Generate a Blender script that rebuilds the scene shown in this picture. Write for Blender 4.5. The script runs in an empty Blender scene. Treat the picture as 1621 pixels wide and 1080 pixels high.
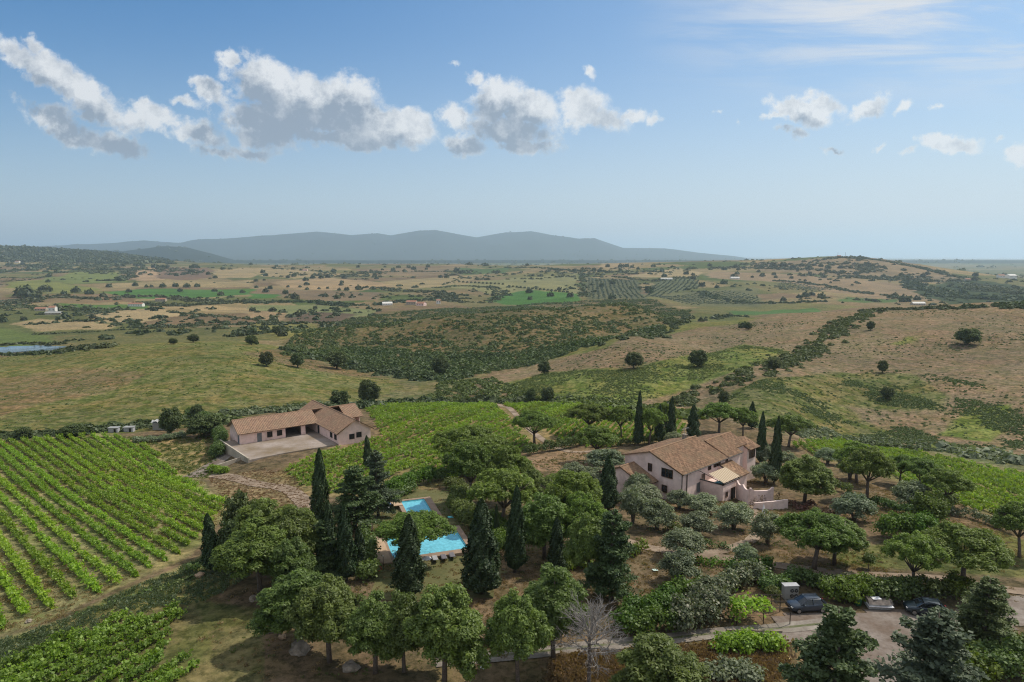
import bpy, bmesh, math, random
import numpy as np
from mathutils import Vector, Matrix
random.seed(7); rng = np.random.default_rng(7)
R = math.radians
sc = bpy.context.scene
C = sc.collection
# ------------------------------------------------------------------ camera
TH = R(7.17); F = 1081.0; CX, CY = 810.5, 540.0; CAMZ = 40.0
cam = bpy.data.objects.new('camera', bpy.data.cameras.new('camera')); C.objects.link(cam)
cam.location = (0, 0, CAMZ); cam.rotation_euler = (R(90) - TH, 0, 0)
cam.data.sensor_width = 36; cam.data.lens = 36 * F / 1621
cam.data.clip_start = 1; cam.data.clip_end = 200000
sc.camera = cam
# ------------------------------------------------------------------ light
SUN_AZ, SUN_EL = R(62), R(51)          # azimuth measured from the view direction (+Y) towards +X
EXPOSURE = -0.04
SKY_STRENGTH = 0.14
HAZE_DENSITY = 7.2e-5
sd = Vector((math.sin(SUN_AZ) * math.cos(SUN_EL), math.cos(SUN_AZ) * math.cos(SUN_EL), math.sin(SUN_EL)))
sl = bpy.data.lights.new('sun', 'SUN'); sl.energy = 4.1; sl.angle = R(0.9); sl.color = (1, .92, .78)
so = bpy.data.objects.new('sun', sl); C.objects.link(so); so.rotation_euler = sd.to_track_quat('Z', 'Y').to_euler()
so.location = sd * 500
sc.view_settings.view_transform = 'Standard'; sc.view_settings.look = 'None'
sc.view_settings.gamma = 1; sc.view_settings.exposure = EXPOSURE
sc.cycles.use_denoising = True; sc.cycles.denoising_prefilter = 'NONE'; sc.cycles.denoising_input_passes = 'RGB_ALBEDO_NORMAL'; sc.cycles.filter_width = 1.15
sc.cycles.max_bounces = 6; sc.cycles.volume_bounces = 2; sc.cycles.transparent_max_bounces = 8
sc.cycles.sample_clamp_indirect = 4


class NT:
    """small helper for node trees"""
    def __init__(s, tree): s.t = tree; s.n = tree.nodes; s.l = tree.links
    def add(s, typ, **kw):
        n = s.n.new(typ)
        for k, v in kw.items():
            if k.startswith('i_'):
                key = k[2:]; key = int(key) if key.isdigit() else key.replace('_', ' ')
                s.put(n, key, v)
            else: setattr(n, k, v)
        return n
    def put(s, n, key, v):
        if isinstance(v, bpy.types.NodeSocket): s.l.new(v, n.inputs[key])
        else: n.inputs[key].default_value = v
    def m(s, op, a, b=0.0, c=0.0, clamp=False):
        n = s.n.new('ShaderNodeMath'); n.operation = op; n.use_clamp = clamp
        s.put(n, 0, a); s.put(n, 1, b)
        if op in ('MULTIPLY_ADD', 'SMOOTH_MAX', 'SMOOTH_MIN'): s.put(n, 2, c)
        return n.outputs[0]
    def v(s, op, a, b=None):
        n = s.n.new('ShaderNodeVectorMath'); n.operation = op; s.put(n, 0, a)
        if b is not None: s.put(n, 1 if op != 'SCALE' else 3, b)
        return n.outputs[1] if op in ('LENGTH', 'DOT_PRODUCT', 'DISTANCE') else n.outputs[0]
    def mr(s, x, a, b, c=0.0, d=1.0, smooth=False):
        n = s.n.new('ShaderNodeMapRange'); n.clamp = True
        if smooth: n.interpolation_type = 'SMOOTHSTEP'
        for k, q in enumerate((x, a, b, c, d)): s.put(n, k, q)
        return n.outputs[0]
    def noise(s, vec, scale, detail=4, rough=.55, dist=0.0):
        n = s.n.new('ShaderNodeTexNoise')
        if vec is not None: s.l.new(vec, n.inputs['Vector'])
        n.inputs['Scale'].default_value = scale; n.inputs['Detail'].default_value = detail
        n.inputs['Roughness'].default_value = rough; n.inputs['Distortion'].default_value = dist
        return n
    def mix(s, f, a, b, blend='MIX'):
        n = s.n.new('ShaderNodeMix'); n.data_type = 'RGBA'; n.blend_type = blend
        s.put(n, 0, f)
        for key, v in ((6, a), (7, b)):
            if isinstance(v, bpy.types.NodeSocket): s.l.new(v, n.inputs[key])
            else: n.inputs[key].default_value = (*v, 1) if len(v) == 3 else v
        return n.outputs[2]


def pdir(px, py):
    X = (px - CX) / F; Y = -(py - CY) / F
    return (X, math.cos(TH) + Y * math.sin(TH), -math.sin(TH) + Y * math.cos(TH))
def pq(px, py):
    d = pdir(px, py); return d[0] / d[1], d[2] / d[1]
# ------------------------------------------------------------------ world: Nishita sky with procedural cumulus
w = bpy.data.worlds.new('World'); sc.world = w; w.use_nodes = True
N = NT(w.node_tree); N.n.clear()
sky = N.add('ShaderNodeTexSky', sky_type='NISHITA'); sky.sun_disc = False
sky.sun_elevation = SUN_EL; sky.sun_rotation = SUN_AZ; sky.altitude = 100
sky.air_density = 1.0; sky.dust_density = 1.0; sky.ozone_density = 2.0
tc = N.add('ShaderNodeTexCoord'); sep = N.add('ShaderNodeSeparateXYZ'); N.l.new(tc.outputs['Generated'], sep.inputs[0])
yy = N.m('MAXIMUM', sep.outputs[1], .05)
uu = N.m('DIVIDE', sep.outputs[0], yy); ww = N.m('DIVIDE', sep.outputs[2], yy)
comb = N.add('ShaderNodeCombineXYZ'); N.l.new(uu, comb.inputs[0]); N.l.new(ww, comb.inputs[1])
P0 = comb.outputs[0]
# cx, cy, rx, ry (photo pixels), tilt in degrees, weight
CLOUDS = [(420, 125, 78, 52, 10, 1.25), (505, 165, 125, 62, 8, 1.5), (590, 200, 80, 45, 4, 1.4), (650, 205, 42, 42, 0, 1.3), (430, 195, 95, 45, 12, 1.4),
          (325, 140, 24, 20, 25, .85), (365, 90, 22, 18, 0, .9), (540, 225, 150, 18, 4, 1.0),
          (30, 92, 60, 28, 32, 1.0), (95, 122, 80, 36, 30, 1.15), (155, 160, 75, 34, 32, 1.1), (50, 75, 22, 22, 0, .8),
          (90, 195, 80, 26, 28, .9), (170, 222, 85, 26, 20, 1.05), (240, 180, 55, 28, 18, .8), (305, 212, 62, 26, 15, .9),
          (395, 236, 66, 13, 6, .8), (340, 240, 60, 12, 8, .7), (225, 160, 20, 12, 0, .8), (290, 162, 28, 14, 0, .8),
          (785, 160, 58, 36, -12, 1.05), (835, 172, 60, 40, 20, 1.1), (800, 205, 85, 30, 5, 1.1), (920, 165, 48, 36, 5, 1.05), (945, 190, 62, 28, 5, 1.0),
          (830, 230, 60, 18, 3, 1.0), (735, 232, 44, 20, 0, .9), (718, 182, 32, 22, 0, .85), (1000, 180, 40, 12, -8, .7), (1042, 180, 20, 14, 0, .75),
          (720, 103, 12, 8, 0, .55), (936, 112, 14, 10, 0, .6), (750, 135, 22, 14, 30, .7),
          (1262, 175, 52, 26, 4, 1.05), (1305, 165, 44, 24, 8, .95), (1288, 188, 40, 18, 0, .9), (1382, 158, 36, 26, -20, 1.05), (1430, 165, 16, 9, -30, .7), (1225, 188, 24, 8, -10, .7), (1490, 163, 17, 7, -20, .55),
          (1240, 210, 18, 10, 0, .6), (1262, 218, 14, 13, 0, .65), (1318, 243, 28, 7, 0, .7), (1385, 228, 14, 6, -30, .5),
          (1505, 227, 58, 19, -4, 1.1), (1440, 240, 24, 8, 0, .6), (1583, 218, 14, 8, 0, .6), (1615, 240, 26, 20, 0, .95), (1131, 180, 9, 6, 0, .45), (1165, 193, 10, 6, 0, .45)]
def cloud_density(P, lst):
    a = N.v('SUBTRACT', N.noise(P, 9, 5, .6).outputs['Color'], (.5, .5, .5)); b = N.v('SUBTRACT', N.noise(P, 40, 4, .6).outputs['Color'], (.5, .5, .5))
    Pw = N.v('ADD', N.v('ADD', P, N.v('SCALE', a, .060)), N.v('SCALE', b, .020)); acc = None
    for (cx, cy, rx, ry, tilt, wt) in lst:
        c = pq(cx, cy); e = pq(cx + rx, cy); f = pq(cx, cy - ry)
        mp = N.add('ShaderNodeMapping', vector_type='TEXTURE'); N.l.new(Pw, mp.inputs[0]); mp.inputs[1].default_value = (c[0], c[1], 0)
        mp.inputs[2].default_value = (0, 0, R(-tilt)); mp.inputs[3].default_value = (abs(e[0] - c[0]) * 1.04, abs(f[1] - c[1]) * 1.04, 1)
        b_ = N.m('MULTIPLY_ADD', N.v('LENGTH', mp.outputs[0]), -wt, wt); acc = b_ if acc is None else N.m('SMOOTH_MAX', acc, b_, .08)
    n1_ = N.noise(P, 20, 10, .64); n2_ = N.noise(P, 75, 6, .62)
    d = N.m('ADD', acc, N.m('MULTIPLY_ADD', n1_.outputs[0], 1.7, -.87)); return N.m('ADD', d, N.m('MULTIPLY_ADD', n2_.outputs[0], .62, -.30)), n1_
dens, nA_ = cloud_density(P0, CLOUDS); dens2, nB_ = cloud_density(N.v('ADD', P0, (.010, .038, 0)), [c for c in CLOUDS if c[2] >= 50 or c[:2] in ((1382, 158), (1305, 165), (590, 200))])
alpha = N.mr(dens, .0, .52, 0, 1, True)
shade = N.mr(dens2, -.45, .50, 1, 0, True)
edge = N.m('MULTIPLY', N.m('SUBTRACT', nA_.outputs[0], nB_.outputs[0]), 2.2)
thin = N.mr(dens, .05, .60, .5, 0, True)
lit = N.m('ADD', N.m('ADD', N.m('MULTIPLY', shade, .85), thin), edge, clamp=True)
ccol = N.mix(lit, (2.0, 2.45, 3.15), (6.2, 6.3, 6.45))
# high cirrus at the upper right, drawn out along the wind
cm = N.add('ShaderNodeMapping'); N.l.new(P0, cm.inputs[0]); cm.inputs[2].default_value = (0, 0, R(-16)); cm.inputs[3].default_value = (2.2, 16, 1)
ci = N.noise(cm.outputs[0], 1.5, 8, .6, .4)
creg = N.m('MULTIPLY', N.mr(uu, .12, .5, 0, 1, True), N.mr(ww, .18, .34, 0, 1, True))
ca = N.m('MULTIPLY', N.m('MULTIPLY', N.mr(ci.outputs[0], .40, .64, 0, 1, True), creg), 1.0)
veil = N.m('MULTIPLY', N.mr(uu, -.5, .9, 0, .34, True), 1.0)
hz = N.mr(ww, .0, .42, 1.0, 0.0)
veil = N.m('MULTIPLY', N.m('MULTIPLY_ADD', N.m('POWER', hz, 2.4), 1.0, veil), 1.0, clamp=True)
skyc = N.mix(.55, sky.outputs[0], (1.0, 1.0, 1.0), 'MIX')
sky_t = N.mix(1.0, sky.outputs[0], (.24, .60, .86), 'MULTIPLY')
base = N.mix(veil, sky_t, (5.3, 5.7, 6.0))
c1 = N.mix(ca, base, (5.2, 5.4, 5.8))
c2 = N.mix(N.m('MULTIPLY', alpha, .96), c1, ccol)
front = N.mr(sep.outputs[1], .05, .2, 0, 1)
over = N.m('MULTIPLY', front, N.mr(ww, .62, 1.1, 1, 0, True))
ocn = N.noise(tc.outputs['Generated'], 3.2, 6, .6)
back = N.mix(N.mr(ocn.outputs[0], .36, .56, .25, 1, True), base, (5.2, 5.3, 5.45))     # unseen bright cloud overhead and behind the viewpoint, added to fill the shadows
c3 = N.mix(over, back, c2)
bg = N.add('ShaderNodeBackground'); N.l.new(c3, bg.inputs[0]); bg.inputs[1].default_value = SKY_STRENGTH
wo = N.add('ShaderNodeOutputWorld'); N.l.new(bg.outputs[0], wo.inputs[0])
w.cycles.sampling_method = 'MANUAL'; w.cycles.sample_map_resolution = 512

# ------------------------------------------------------------------ terrain height
def hsh(ix, iy, s):
    h = np.sin(ix * 127.1 + iy * 311.7 + s * 74.7) * 43758.5453
    return h - np.floor(h)
def vn(x, y, s=0):
    ix = np.floor(x); iy = np.floor(y); fx = x - ix; fy = y - iy
    fx = fx * fx * (3 - 2 * fx); fy = fy * fy * (3 - 2 * fy)
    a = hsh(ix, iy, s); b = hsh(ix + 1, iy, s); c = hsh(ix, iy + 1, s); d = hsh(ix + 1, iy + 1, s)
    return (a + (b - a) * fx) * (1 - fy) + (c + (d - c) * fx) * fy - .5
def fbm(x, y, sc_, s=0, o=4):
    t = 0; a = 1.0
    for k in range(o):
        t = t + a * vn(x / sc_ + 17.3 * k, y / sc_ - 9.1 * k, s + k); sc_ = sc_ / 2.03; a *= .5
    return t
def tanp(py): return math.tan(TH + math.atan((py - CY) / F))
CPs = []
def cp(px, py=None, y=None, z=None, pz=None):
    """control point seen at column px; row py at forward distance y (or height z)"""
    if py is not None and y is None: y = (CAMZ - z) / tanp(py)
    if z is None: z = CAMZ - tanp(py) * y
    q = pq(px, py if py else 500)[0]
    CPs.append((q * y, y, z))
for px in (-300, 0, 250, 500, 810, 1100, 1400, 1621, 1900):
    cp(px, y=45, z=0); cp(px, y=60, z=0)
for px in (450, 650, 900, 1100, 1300, 1500):
    for py, z in ((1000, 0), (920, -.3), (840, -1.5)): cp(px, py, z=z)
for px in (650, 850, 1085, 1250): cp(px, 795, z=-4.2)
for px in (650, 850, 1000, 1150): cp(px, 740, z=-7)
cp(450, 700, z=-9.5); cp(460, 726, z=-9.05); cp(412, 740, z=-9.2); cp(510, 712, z=-9.1)
for px in (600, 800, 950, 1100): cp(px, 700, z=-9.5)
for px, py, z in ((420, 755, -9.2), (560, 705, -9.3), (380, 704, -9.9), (480, 800, -5.5), (330, 740, -12), (250, 700, -12), (300, 780, -8.5), (345, 905, -1.5), (350, 840, -4.5), (200, 930, -1.2), (150, 850, -4)):
    cp(px, py, z=z)
for px, py, z in ((1400, 800, -3.5), (1500, 850, -1.5), (1621, 880, -1.5), (1500, 780, -6.5), (1621, 800, -6), (1400, 730, -11), (1600, 750, -14.5), (1300, 745, -7.5), (1621, 950, 0), (1750, 900, -1), (1750, 800, -6)):
    cp(px, py, z=z)
COLS = {
 0: [(990, 72.5), (850, 103), (700, 185), (672, 212), (640, 250), (610, 300), (580, 370), (560, 480), (552, 560), (540, 640), (510, 880), (480, 1200), (450, 1800), (430, 2500), (418, 3200), (391, 4300), (0, 6000, 10), (0, 9000, -45), (0, 15000, -55)],
 150: [(690, 190), (668, 213), (640, 247), (600, 300), (565, 370), (546, 430), (540, 560), (510, 860), (480, 1200), (450, 1800), (430, 2500), (419, 3200), (399, 4200), (0, 6500, -20), (0, 15000, -55)],
 350: [(665, 215), (640, 245), (600, 290), (560, 360), (540, 430), (530, 600), (510, 850), (480, 1200), (450, 1800), (430, 2500), (418, 3400), (0, 5000, -50), (0, 8000, -55), (0, 15000, -55)],
 550: [(660, 210), (640, 245), (0, 262, -19), (620, 300), (590, 370), (570, 430), (540, 500), (515, 570), (0, 700, -38), (508, 880), (480, 1200), (450, 1800), (430, 2500), (419, 3300), (0, 5000, -50), (0, 15000, -55)],
 700: [(640, 250), (0, 275, -22), (615, 320), (600, 370), (585, 400), (540, 480), (500, 580), (0, 800, -40), (478, 1200), (450, 1800), (430, 2500), (420, 3200), (0, 5000, -52), (0, 15000, -55)],
 850: [(640, 250), (0, 275, -22), (625, 295), (590, 370), (570, 410), (520, 500), (485, 600), (0, 820, -40), (470, 1300), (450, 1750), (420, 2800), (0, 4500, -52), (0, 15000, -55)],
 1000: [(645, 240), (0, 262, -19), (625, 275), (580, 330), (545, 390), (537, 430), (0, 465, -18), (520, 520), (478, 640), (0, 850, -40), (468, 1300), (450, 1650), (420, 2500), (0, 4000, -50), (0, 15000, -55)],
 1100: [(655, 225), (0, 250, -17), (600, 300), (560, 380), (520, 480), (508, 540), (0, 640, -26), (494, 850), (470, 1300), (450, 1650), (417, 2450), (0, 4100, -50), (0, 15000, -55)],
 1200: [(680, 200), (640, 235), (600, 280), (560, 360), (520, 470), (500, 600), (0, 800, -38), (490, 1000), (468, 1350), (450, 1700), (430, 2100), (415, 2450), (0, 4200, -50), (0, 15000, -55)],
 1350: [(705, 205), (690, 228), (650, 258), (600, 300), (550, 370), (510, 460), (492, 560), (0, 820, -38), (480, 1100), (465, 1400), (450, 1650), (430, 2000), (408, 2350), (0, 4000, -50), (0, 15000, -55)],
 1500: [(722, 190), (700, 215), (650, 250), (600, 290), (550, 350), (500, 450), (486, 500), (0, 850, -38), (472, 1200), (455, 1600), (435, 1950), (427, 2150), (0, 3400, -52), (0, 15000, -55)],
 1621: [(735, 180), (710, 205), (650, 240), (600, 280), (550, 335), (500, 430), (483, 480), (0, 850, -40), (472, 1200), (458, 1550), (0, 2500, -54), (0, 5000, -55), (0, 15000, -55)]}
for px, lst in COLS.items():
    for e in lst:
        if len(e) == 2: cp(px, e[0], y=e[1])
        else: cp(px, y=e[1], z=e[2])
CPs = np.array(CPs)
side = []
for a in (-3.1, -2.3, -1.5, 1.5, 2.3, 3.1):
    for r_, z in ((30, 0), (100, -1), (250, -14), (800, -35), (3000, -50), (15000, -55)): side.append((r_ * math.sin(a), r_ * math.cos(a), z))
for r_, z in ((15, 0), (30, 0)):
    for a in (-.7, 0, .7): side.append((r_ * math.sin(a), r_ * math.cos(a), z))
CPs = np.vstack([CPs, np.array(side)])
def qc(x, y): return np.stack([np.arctan2(x, y) * 2.0, np.log(np.hypot(x, y))], -1)
Q = qc(CPs[:, 0], CPs[:, 1]); rad = np.hypot(CPs[:, 0], CPs[:, 1]); G_ = CPs[:, 2] / rad
def ker(d2): return np.sqrt(d2 + .004)
K = ker(((Q[:, None] - Q[None]) ** 2).sum(-1)); n = len(Q)
A_ = np.block([[K + np.eye(n) * -1e-3, np.c_[np.ones(n), Q]], [np.c_[np.ones(n), Q].T, np.zeros((3, 3))]])
W_ = np.linalg.solve(A_, np.r_[G_, 0, 0, 0])
NA, NL = 721, 640; LA = math.log(4); LB = math.log(70000)
ga = np.linspace(-math.pi, math.pi, NA); ga = np.sort(np.r_[np.linspace(-math.pi, -.9, 60), np.linspace(-.88, .88, 600), np.linspace(.9, math.pi, 60)])
gl = np.linspace(LA, LB, NL)
ZG = np.zeros((len(ga), NL))
for i, a in enumerate(ga):
    q = np.stack([np.full(NL, a * 2.0), gl], -1)
    d2 = ((q[:, None] - Q[None]) ** 2).sum(-1)
    g = ker(d2) @ W_[:n] + W_[n] + q @ W_[n + 1:]
    ZG[i] = g * np.exp(gl)
rr = np.exp(gl)
nearw = np.clip((rr - 35) / 25, 0, 1); ZG *= nearw[None]
farw = np.clip((rr - 9000) / 4000, 0, 1); ZG = ZG * (1 - farw) + (-55) * farw
MT = np.array([(-900, 392), (-400, 388), (0, 392), (145, 388), (200, 384), (235, 381), (290, 386), (330, 380), (400, 376), (430, 374), (505, 367), (560, 373), (600, 370), (620, 373), (665, 366), (690, 365), (755, 376), (800, 368), (840, 367), (880, 374), (915, 380), (940, 378), (985, 393), (1050, 394), (1100, 400), (1160, 405.5), (1200, 412), (3000, 412)], float)
MTu = (MT[:, 0] - CX) / F; MTz = CAMZ + (404 - MT[:, 1]) / F * 15500
M2 = np.array([(-900, 396), (150, 396), (200, 398), (265, 390), (300, 392), (340, 402), (375, 412), (3000, 412)], float)
M2u = (M2[:, 0] - CX) / F; M2z = CAMZ + (404 - M2[:, 1]) / F * 8000
def H(x, y):
    x = np.asarray(x, float); y = np.asarray(y, float)
    a = np.arctan2(x, y); l = np.log(np.maximum(np.hypot(x, y), 4.01)); r = np.exp(l)
    i = np.clip(np.searchsorted(ga, a) - 1, 0, len(ga) - 2); fa = (a - ga[i]) / (ga[i + 1] - ga[i])
    lj = (l - LA) / (LB - LA) * (NL - 1); j = np.clip(lj.astype(int), 0, NL - 2); fl = lj - j
    z = (ZG[i, j] * (1 - fa) + ZG[i + 1, j] * fa) * (1 - fl) + (ZG[i, j + 1] * (1 - fa) + ZG[i + 1, j + 1] * fa) * fl
    z = z + np.clip((r - 190) / 300, 0, 1) * (fbm(x, y, 80, 3, 3) * 2.4 + fbm(x, y, 170, 43, 2) * 5.0) + np.clip((r - 700) / 1000, 0, 1) * fbm(x, y, 420, 5, 3) * 9 * np.clip((9000 - r) / 5000, 0, 1)
    z = z + np.clip((r - 60) / 200, 0, 1) * fbm(x, y, 7, 9, 2) * .16
    f = y > 5000
    if np.any(f):
        u = x / np.maximum(y, 1)
        for uu_, zz_, d0, wd, ns in ((MTu, MTz, 15500, 2100, 1.0), (M2u, M2z, 8000, 900, .5)):
            pk = np.interp(u, uu_, zz_) + 55
            t = (y - d0) / wd
            bump = np.exp(-t * t)
            rdg = 1 + ns * (.55 * fbm(x, y, 1700, 21, 4) - .25 * np.abs(fbm(x, y, 1100, 27, 3))) * np.clip(np.abs(t) * 1.8, 0, 1)
            mz = -55 + np.maximum(pk, 0) * bump * rdg
            z = np.where(f, np.maximum(z, mz), z)
    return z
LS = np.exp(np.linspace(math.log(30), math.log(40000), 2600))
def G(px, py):
    """the ground point first met by the line of sight through a photo pixel"""
    d = pdir(px, py); h = math.hypot(d[0], d[1]); sx, sy, sz = d[0] / h, d[1] / h, d[2] / h
    zt = H(LS * sx, LS * sy); zl = CAMZ + LS * sz
    k = np.argmax(zl < zt)
    if zl[k] >= zt[k]: k = len(LS) - 1
    k = max(k, 1)
    a0 = zl[k - 1] - zt[k - 1]; a1 = zl[k] - zt[k]
    t = a0 / (a0 - a1) if a0 != a1 else 0
    r = LS[k - 1] + (LS[k] - LS[k - 1]) * min(max(t, 0), 1)
    return Vector((r * sx, r * sy, float(H(r * sx, r * sy))))
def depth(p): return p.y * math.cos(TH) + (CAMZ - p.z) * math.sin(TH)

# ------------------------------------------------------------------ object helpers
def mesh_np(name, v, f, mats=(), mi=None, smooth=False, uv=None):
    me = bpy.data.meshes.new(name); v = np.asarray(v, np.float32); f = np.asarray(f, np.int32)
    nv, nf, k = len(v), len(f), f.shape[1]
    me.vertices.add(nv); me.vertices.foreach_set('co', v.ravel())
    me.loops.add(nf * k); me.loops.foreach_set('vertex_index', f.ravel())
    me.polygons.add(nf); me.polygons.foreach_set('loop_start', np.arange(0, nf * k, k, dtype=np.int32))
    me.polygons.foreach_set('loop_total', np.full(nf, k, np.int32))
    if smooth: me.polygons.foreach_set('use_smooth', np.ones(nf, bool))
    for m_ in mats: me.materials.append(m_)
    if mi is not None: me.polygons.foreach_set('material_index', np.asarray(mi, np.int32))
    me.update(calc_edges=True)
    return me
def link(name, me, parent=None, loc=None):
    o = bpy.data.objects.new(name, me); C.objects.link(o)
    if parent is not None: o.parent = parent
    if loc is not None: o.location = loc
    return o
def tag(o, label, cat, group=None, kind=None):
    if label: o['label'] = label
    if cat: o['category'] = cat
    if group: o['group'] = group
    if kind: o['kind'] = kind
    return o
def empty(name, loc, rz=0, label=None, cat=None, group=None):
    o = bpy.data.objects.new(name, None); C.objects.link(o); o.location = loc; o.rotation_euler = (0, 0, rz)
    o.empty_display_size = .3
    return tag(o, label, cat, group)

class MB:
    """collects boxes, prisms and tubes into one mesh"""
    def __init__(s): s.v = []; s.f = []
    def add(s, vs, fs):
        b = len(s.v); s.v += [tuple(p) for p in vs]; s.f += [tuple(b + i for i in q) for q in fs]; return s
    def box(s, x0, x1, y0, y1, z0, z1, M=None):
        vs = [Vector((x, y, z)) for z in (z0, z1) for y in (y0, y1) for x in (x0, x1)]
        if M is not None: vs = [M @ p for p in vs]
        return s.add(vs, [(0, 2, 3, 1), (4, 5, 7, 6), (0, 1, 5, 4), (2, 6, 7, 3), (0, 4, 6, 2), (1, 3, 7, 5)])
    def prism(s, poly, z0, z1):
        n_ = len(poly); vs = [(x, y, z0) for x, y in poly] + [(x, y, z1) for x, y in poly]
        fs = [tuple(range(n_ - 1, -1, -1)), tuple(range(n_, 2 * n_))] + [(i, (i + 1) % n_, n_ + (i + 1) % n_, n_ + i) for i in range(n_)]
        return s.add(vs, fs)
    def extr(s, poly, axis, c0, c1):
        """poly in the plane normal to axis ('x','y'), extruded from c0 to c1; poly entries (h, z)"""
        n_ = len(poly)
        mk = (lambda c, h, z: (c, h, z)) if axis == 'x' else (lambda c, h, z: (h, c, z))
        vs = [mk(c0, h, z) for h, z in poly] + [mk(c1, h, z) for h, z in poly]
        return s.add(vs, [tuple(range(n_)), tuple(range(2 * n_ - 1, n_ - 1, -1))] + [(i, n_ + i, n_ + (i + 1) % n_, (i + 1) % n_) for i in range(n_)])
    def tube(s, pts, rads, seg=7):
        ps = [Vector(p) for p in pts]
        if not hasattr(rads, '__len__'): rads = [rads] * len(ps)
        rings = []
        for i, p in enumerate(ps):
            t = (ps[min(i + 1, len(ps) - 1)] - ps[max(i - 1, 0)])
            t = t.normalized() if t.length > 1e-6 else Vector((0, 0, 1))
            a = t.cross(Vector((.31, .95, .02))); a = a.normalized() if a.length > 1e-3 else Vector((1, 0, 0)); b = t.cross(a)
            rings.append([p + (a * math.cos(2 * math.pi * k / seg) + b * math.sin(2 * math.pi * k / seg)) * rads[i] for k in range(seg)])
        vs = [q for r_ in rings for q in r_]; fs = []
        for i in range(len(ps) - 1):
            for k in range(seg): fs.append((i * seg + k, i * seg + (k + 1) % seg, (i + 1) * seg + (k + 1) % seg, (i + 1) * seg + k))
        fs.append(tuple(range(seg - 1, -1, -1))); fs.append(tuple((len(ps) - 1) * seg + k for k in range(seg)))
        return s.add(vs, fs)
    def me(s, name, mat, bevel=0, smooth=False):
        m_ = bpy.data.meshes.new(name); m_.from_pydata(s.v, [], s.f)
        bm = bmesh.new(); bm.from_mesh(m_); bmesh.ops.recalc_face_normals(bm, faces=bm.faces)
        if bevel: bmesh.ops.bevel(bm, geom=list(bm.edges), offset=bevel, segments=2, affect='EDGES', profile=.5)
        bm.to_mesh(m_); bm.free(); m_.materials.append(mat)
        if smooth: m_.shade_smooth()
        return m_
    def obj(s, name, mat, parent=None, bevel=0, smooth=False): return link(name, s.me(name, mat, bevel, smooth), parent)

# ------------------------------------------------------------------ materials
def mat(name):
    m_ = bpy.data.materials.new(name); m_.use_nodes = True; t = NT(m_.node_tree)
    return m_, t, t.n['Principled BSDF'], t.n['Material Output']
def simple(name, col, rough=.8, var=.15, scale=3.0, metal=0.0, bump=0.0, spec=.3, dirt=None, detail=5):
    m_, t, b, o = mat(name); tc_ = t.add('ShaderNodeTexCoord'); nz = t.noise(tc_.outputs['Object'], scale, detail, .6)
    c = t.mix(t.mr(nz.outputs[0], .3, .7), tuple(k * (1 - var) for k in col), tuple(min(1, k * (1 + var)) for k in col))
    if dirt is not None:
        n2 = t.noise(tc_.outputs['Object'], scale * .22, 6, .65); c = t.mix(t.mr(n2.outputs[0], .5, .72), c, dirt)
    t.l.new(c, b.inputs['Base Color']); b.inputs['Roughness'].default_value = rough; b.inputs['Metallic'].default_value = metal
    b.inputs['Specular IOR Level'].default_value = spec
    if bump:
        bp = t.add('ShaderNodeBump'); bp.inputs['Strength'].default_value = bump; bp.inputs['Distance'].default_value = .1
        t.l.new(nz.outputs[0], bp.inputs['Height']); t.l.new(bp.outputs[0], b.inputs['Normal'])
    return m_
def leaf(name, c0, c1, c2=None, transl=.35, rough=.55, clump=.9, hue=.03):
    """foliage: colour varies leaf by leaf, clump by clump and plant by plant"""
    m_, t, b, o = mat(name); t.n.remove(b)
    gi = t.add('ShaderNodeNewGeometry'); oi = t.add('ShaderNodeObjectInfo'); tc_ = t.add('ShaderNodeTexCoord')
    nz = t.noise(tc_.outputs['Object'], clump, 3, .6)
    f = t.m('ADD', t.m('MULTIPLY', gi.outputs['Random Per Island'], .55), t.mr(nz.outputs[0], .32, .68, 0, .55), clamp=True)
    c = t.mix(f, c0, c1)
    if c2: c = t.mix(t.mr(gi.outputs['Random Per Island'], .88, .9), c, c2)
    hs = t.add('ShaderNodeHueSaturation'); t.l.new(c, hs.inputs['Color'])
    t.l.new(t.mr(oi.outputs['Random'], 0, 1, .5 - hue, .5 + hue), hs.inputs['Hue'])
    t.l.new(t.mr(t.m('FRACT', t.m('MULTIPLY', oi.outputs['Random'], 7.31)), 0, 1, .8, 1.2), hs.inputs['Value'])
    d = t.add('ShaderNodeBsdfDiffuse'); t.l.new(hs.outputs[0], d.inputs[0])
    tr = t.add('ShaderNodeBsdfTranslucent')
    t.l.new(t.mix(1.0, hs.outputs[0], (1.25, 1.35, .6), 'MULTIPLY'), tr.inputs[0])
    g = t.add('ShaderNodeBsdfGlossy'); g.inputs['Roughness'].default_value = rough; g.inputs[0].default_value = (.8, .85, .8, 1)
    s1 = t.add('ShaderNodeMixShader'); s1.inputs[0].default_value = transl; t.l.new(d.outputs[0], s1.inputs[1]); t.l.new(tr.outputs[0], s1.inputs[2])
    s2 = t.add('ShaderNodeMixShader'); s2.inputs[0].default_value = .035; t.l.new(s1.outputs[0], s2.inputs[1]); t.l.new(g.outputs[0], s2.inputs[2])
    t.l.new(s2.outputs[0], o.inputs[0])
    return m_
M = {}
M['pine'] = leaf('pine needles', (.060, .098, .013), (.190, .265, .035), transl=.42, hue=.014)
M['aleppo'] = leaf('soft pine needles', (.062, .098, .018), (.185, .255, .048), transl=.42, hue=.014)
M['cypress'] = leaf('cypress foliage', (.016, .036, .011), (.046, .078, .022), transl=.18, hue=.012)
M['olive'] = leaf('olive leaves', (.100, .130, .072), (.240, .275, .165), (.30, .33, .23))
M['cedar'] = leaf('cedar needles', (.040, .066, .024), (.100, .140, .046), transl=.25)
M['bluecedar'] = leaf('blue cedar needles', (.052, .078, .046), (.120, .155, .092), transl=.25)
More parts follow.
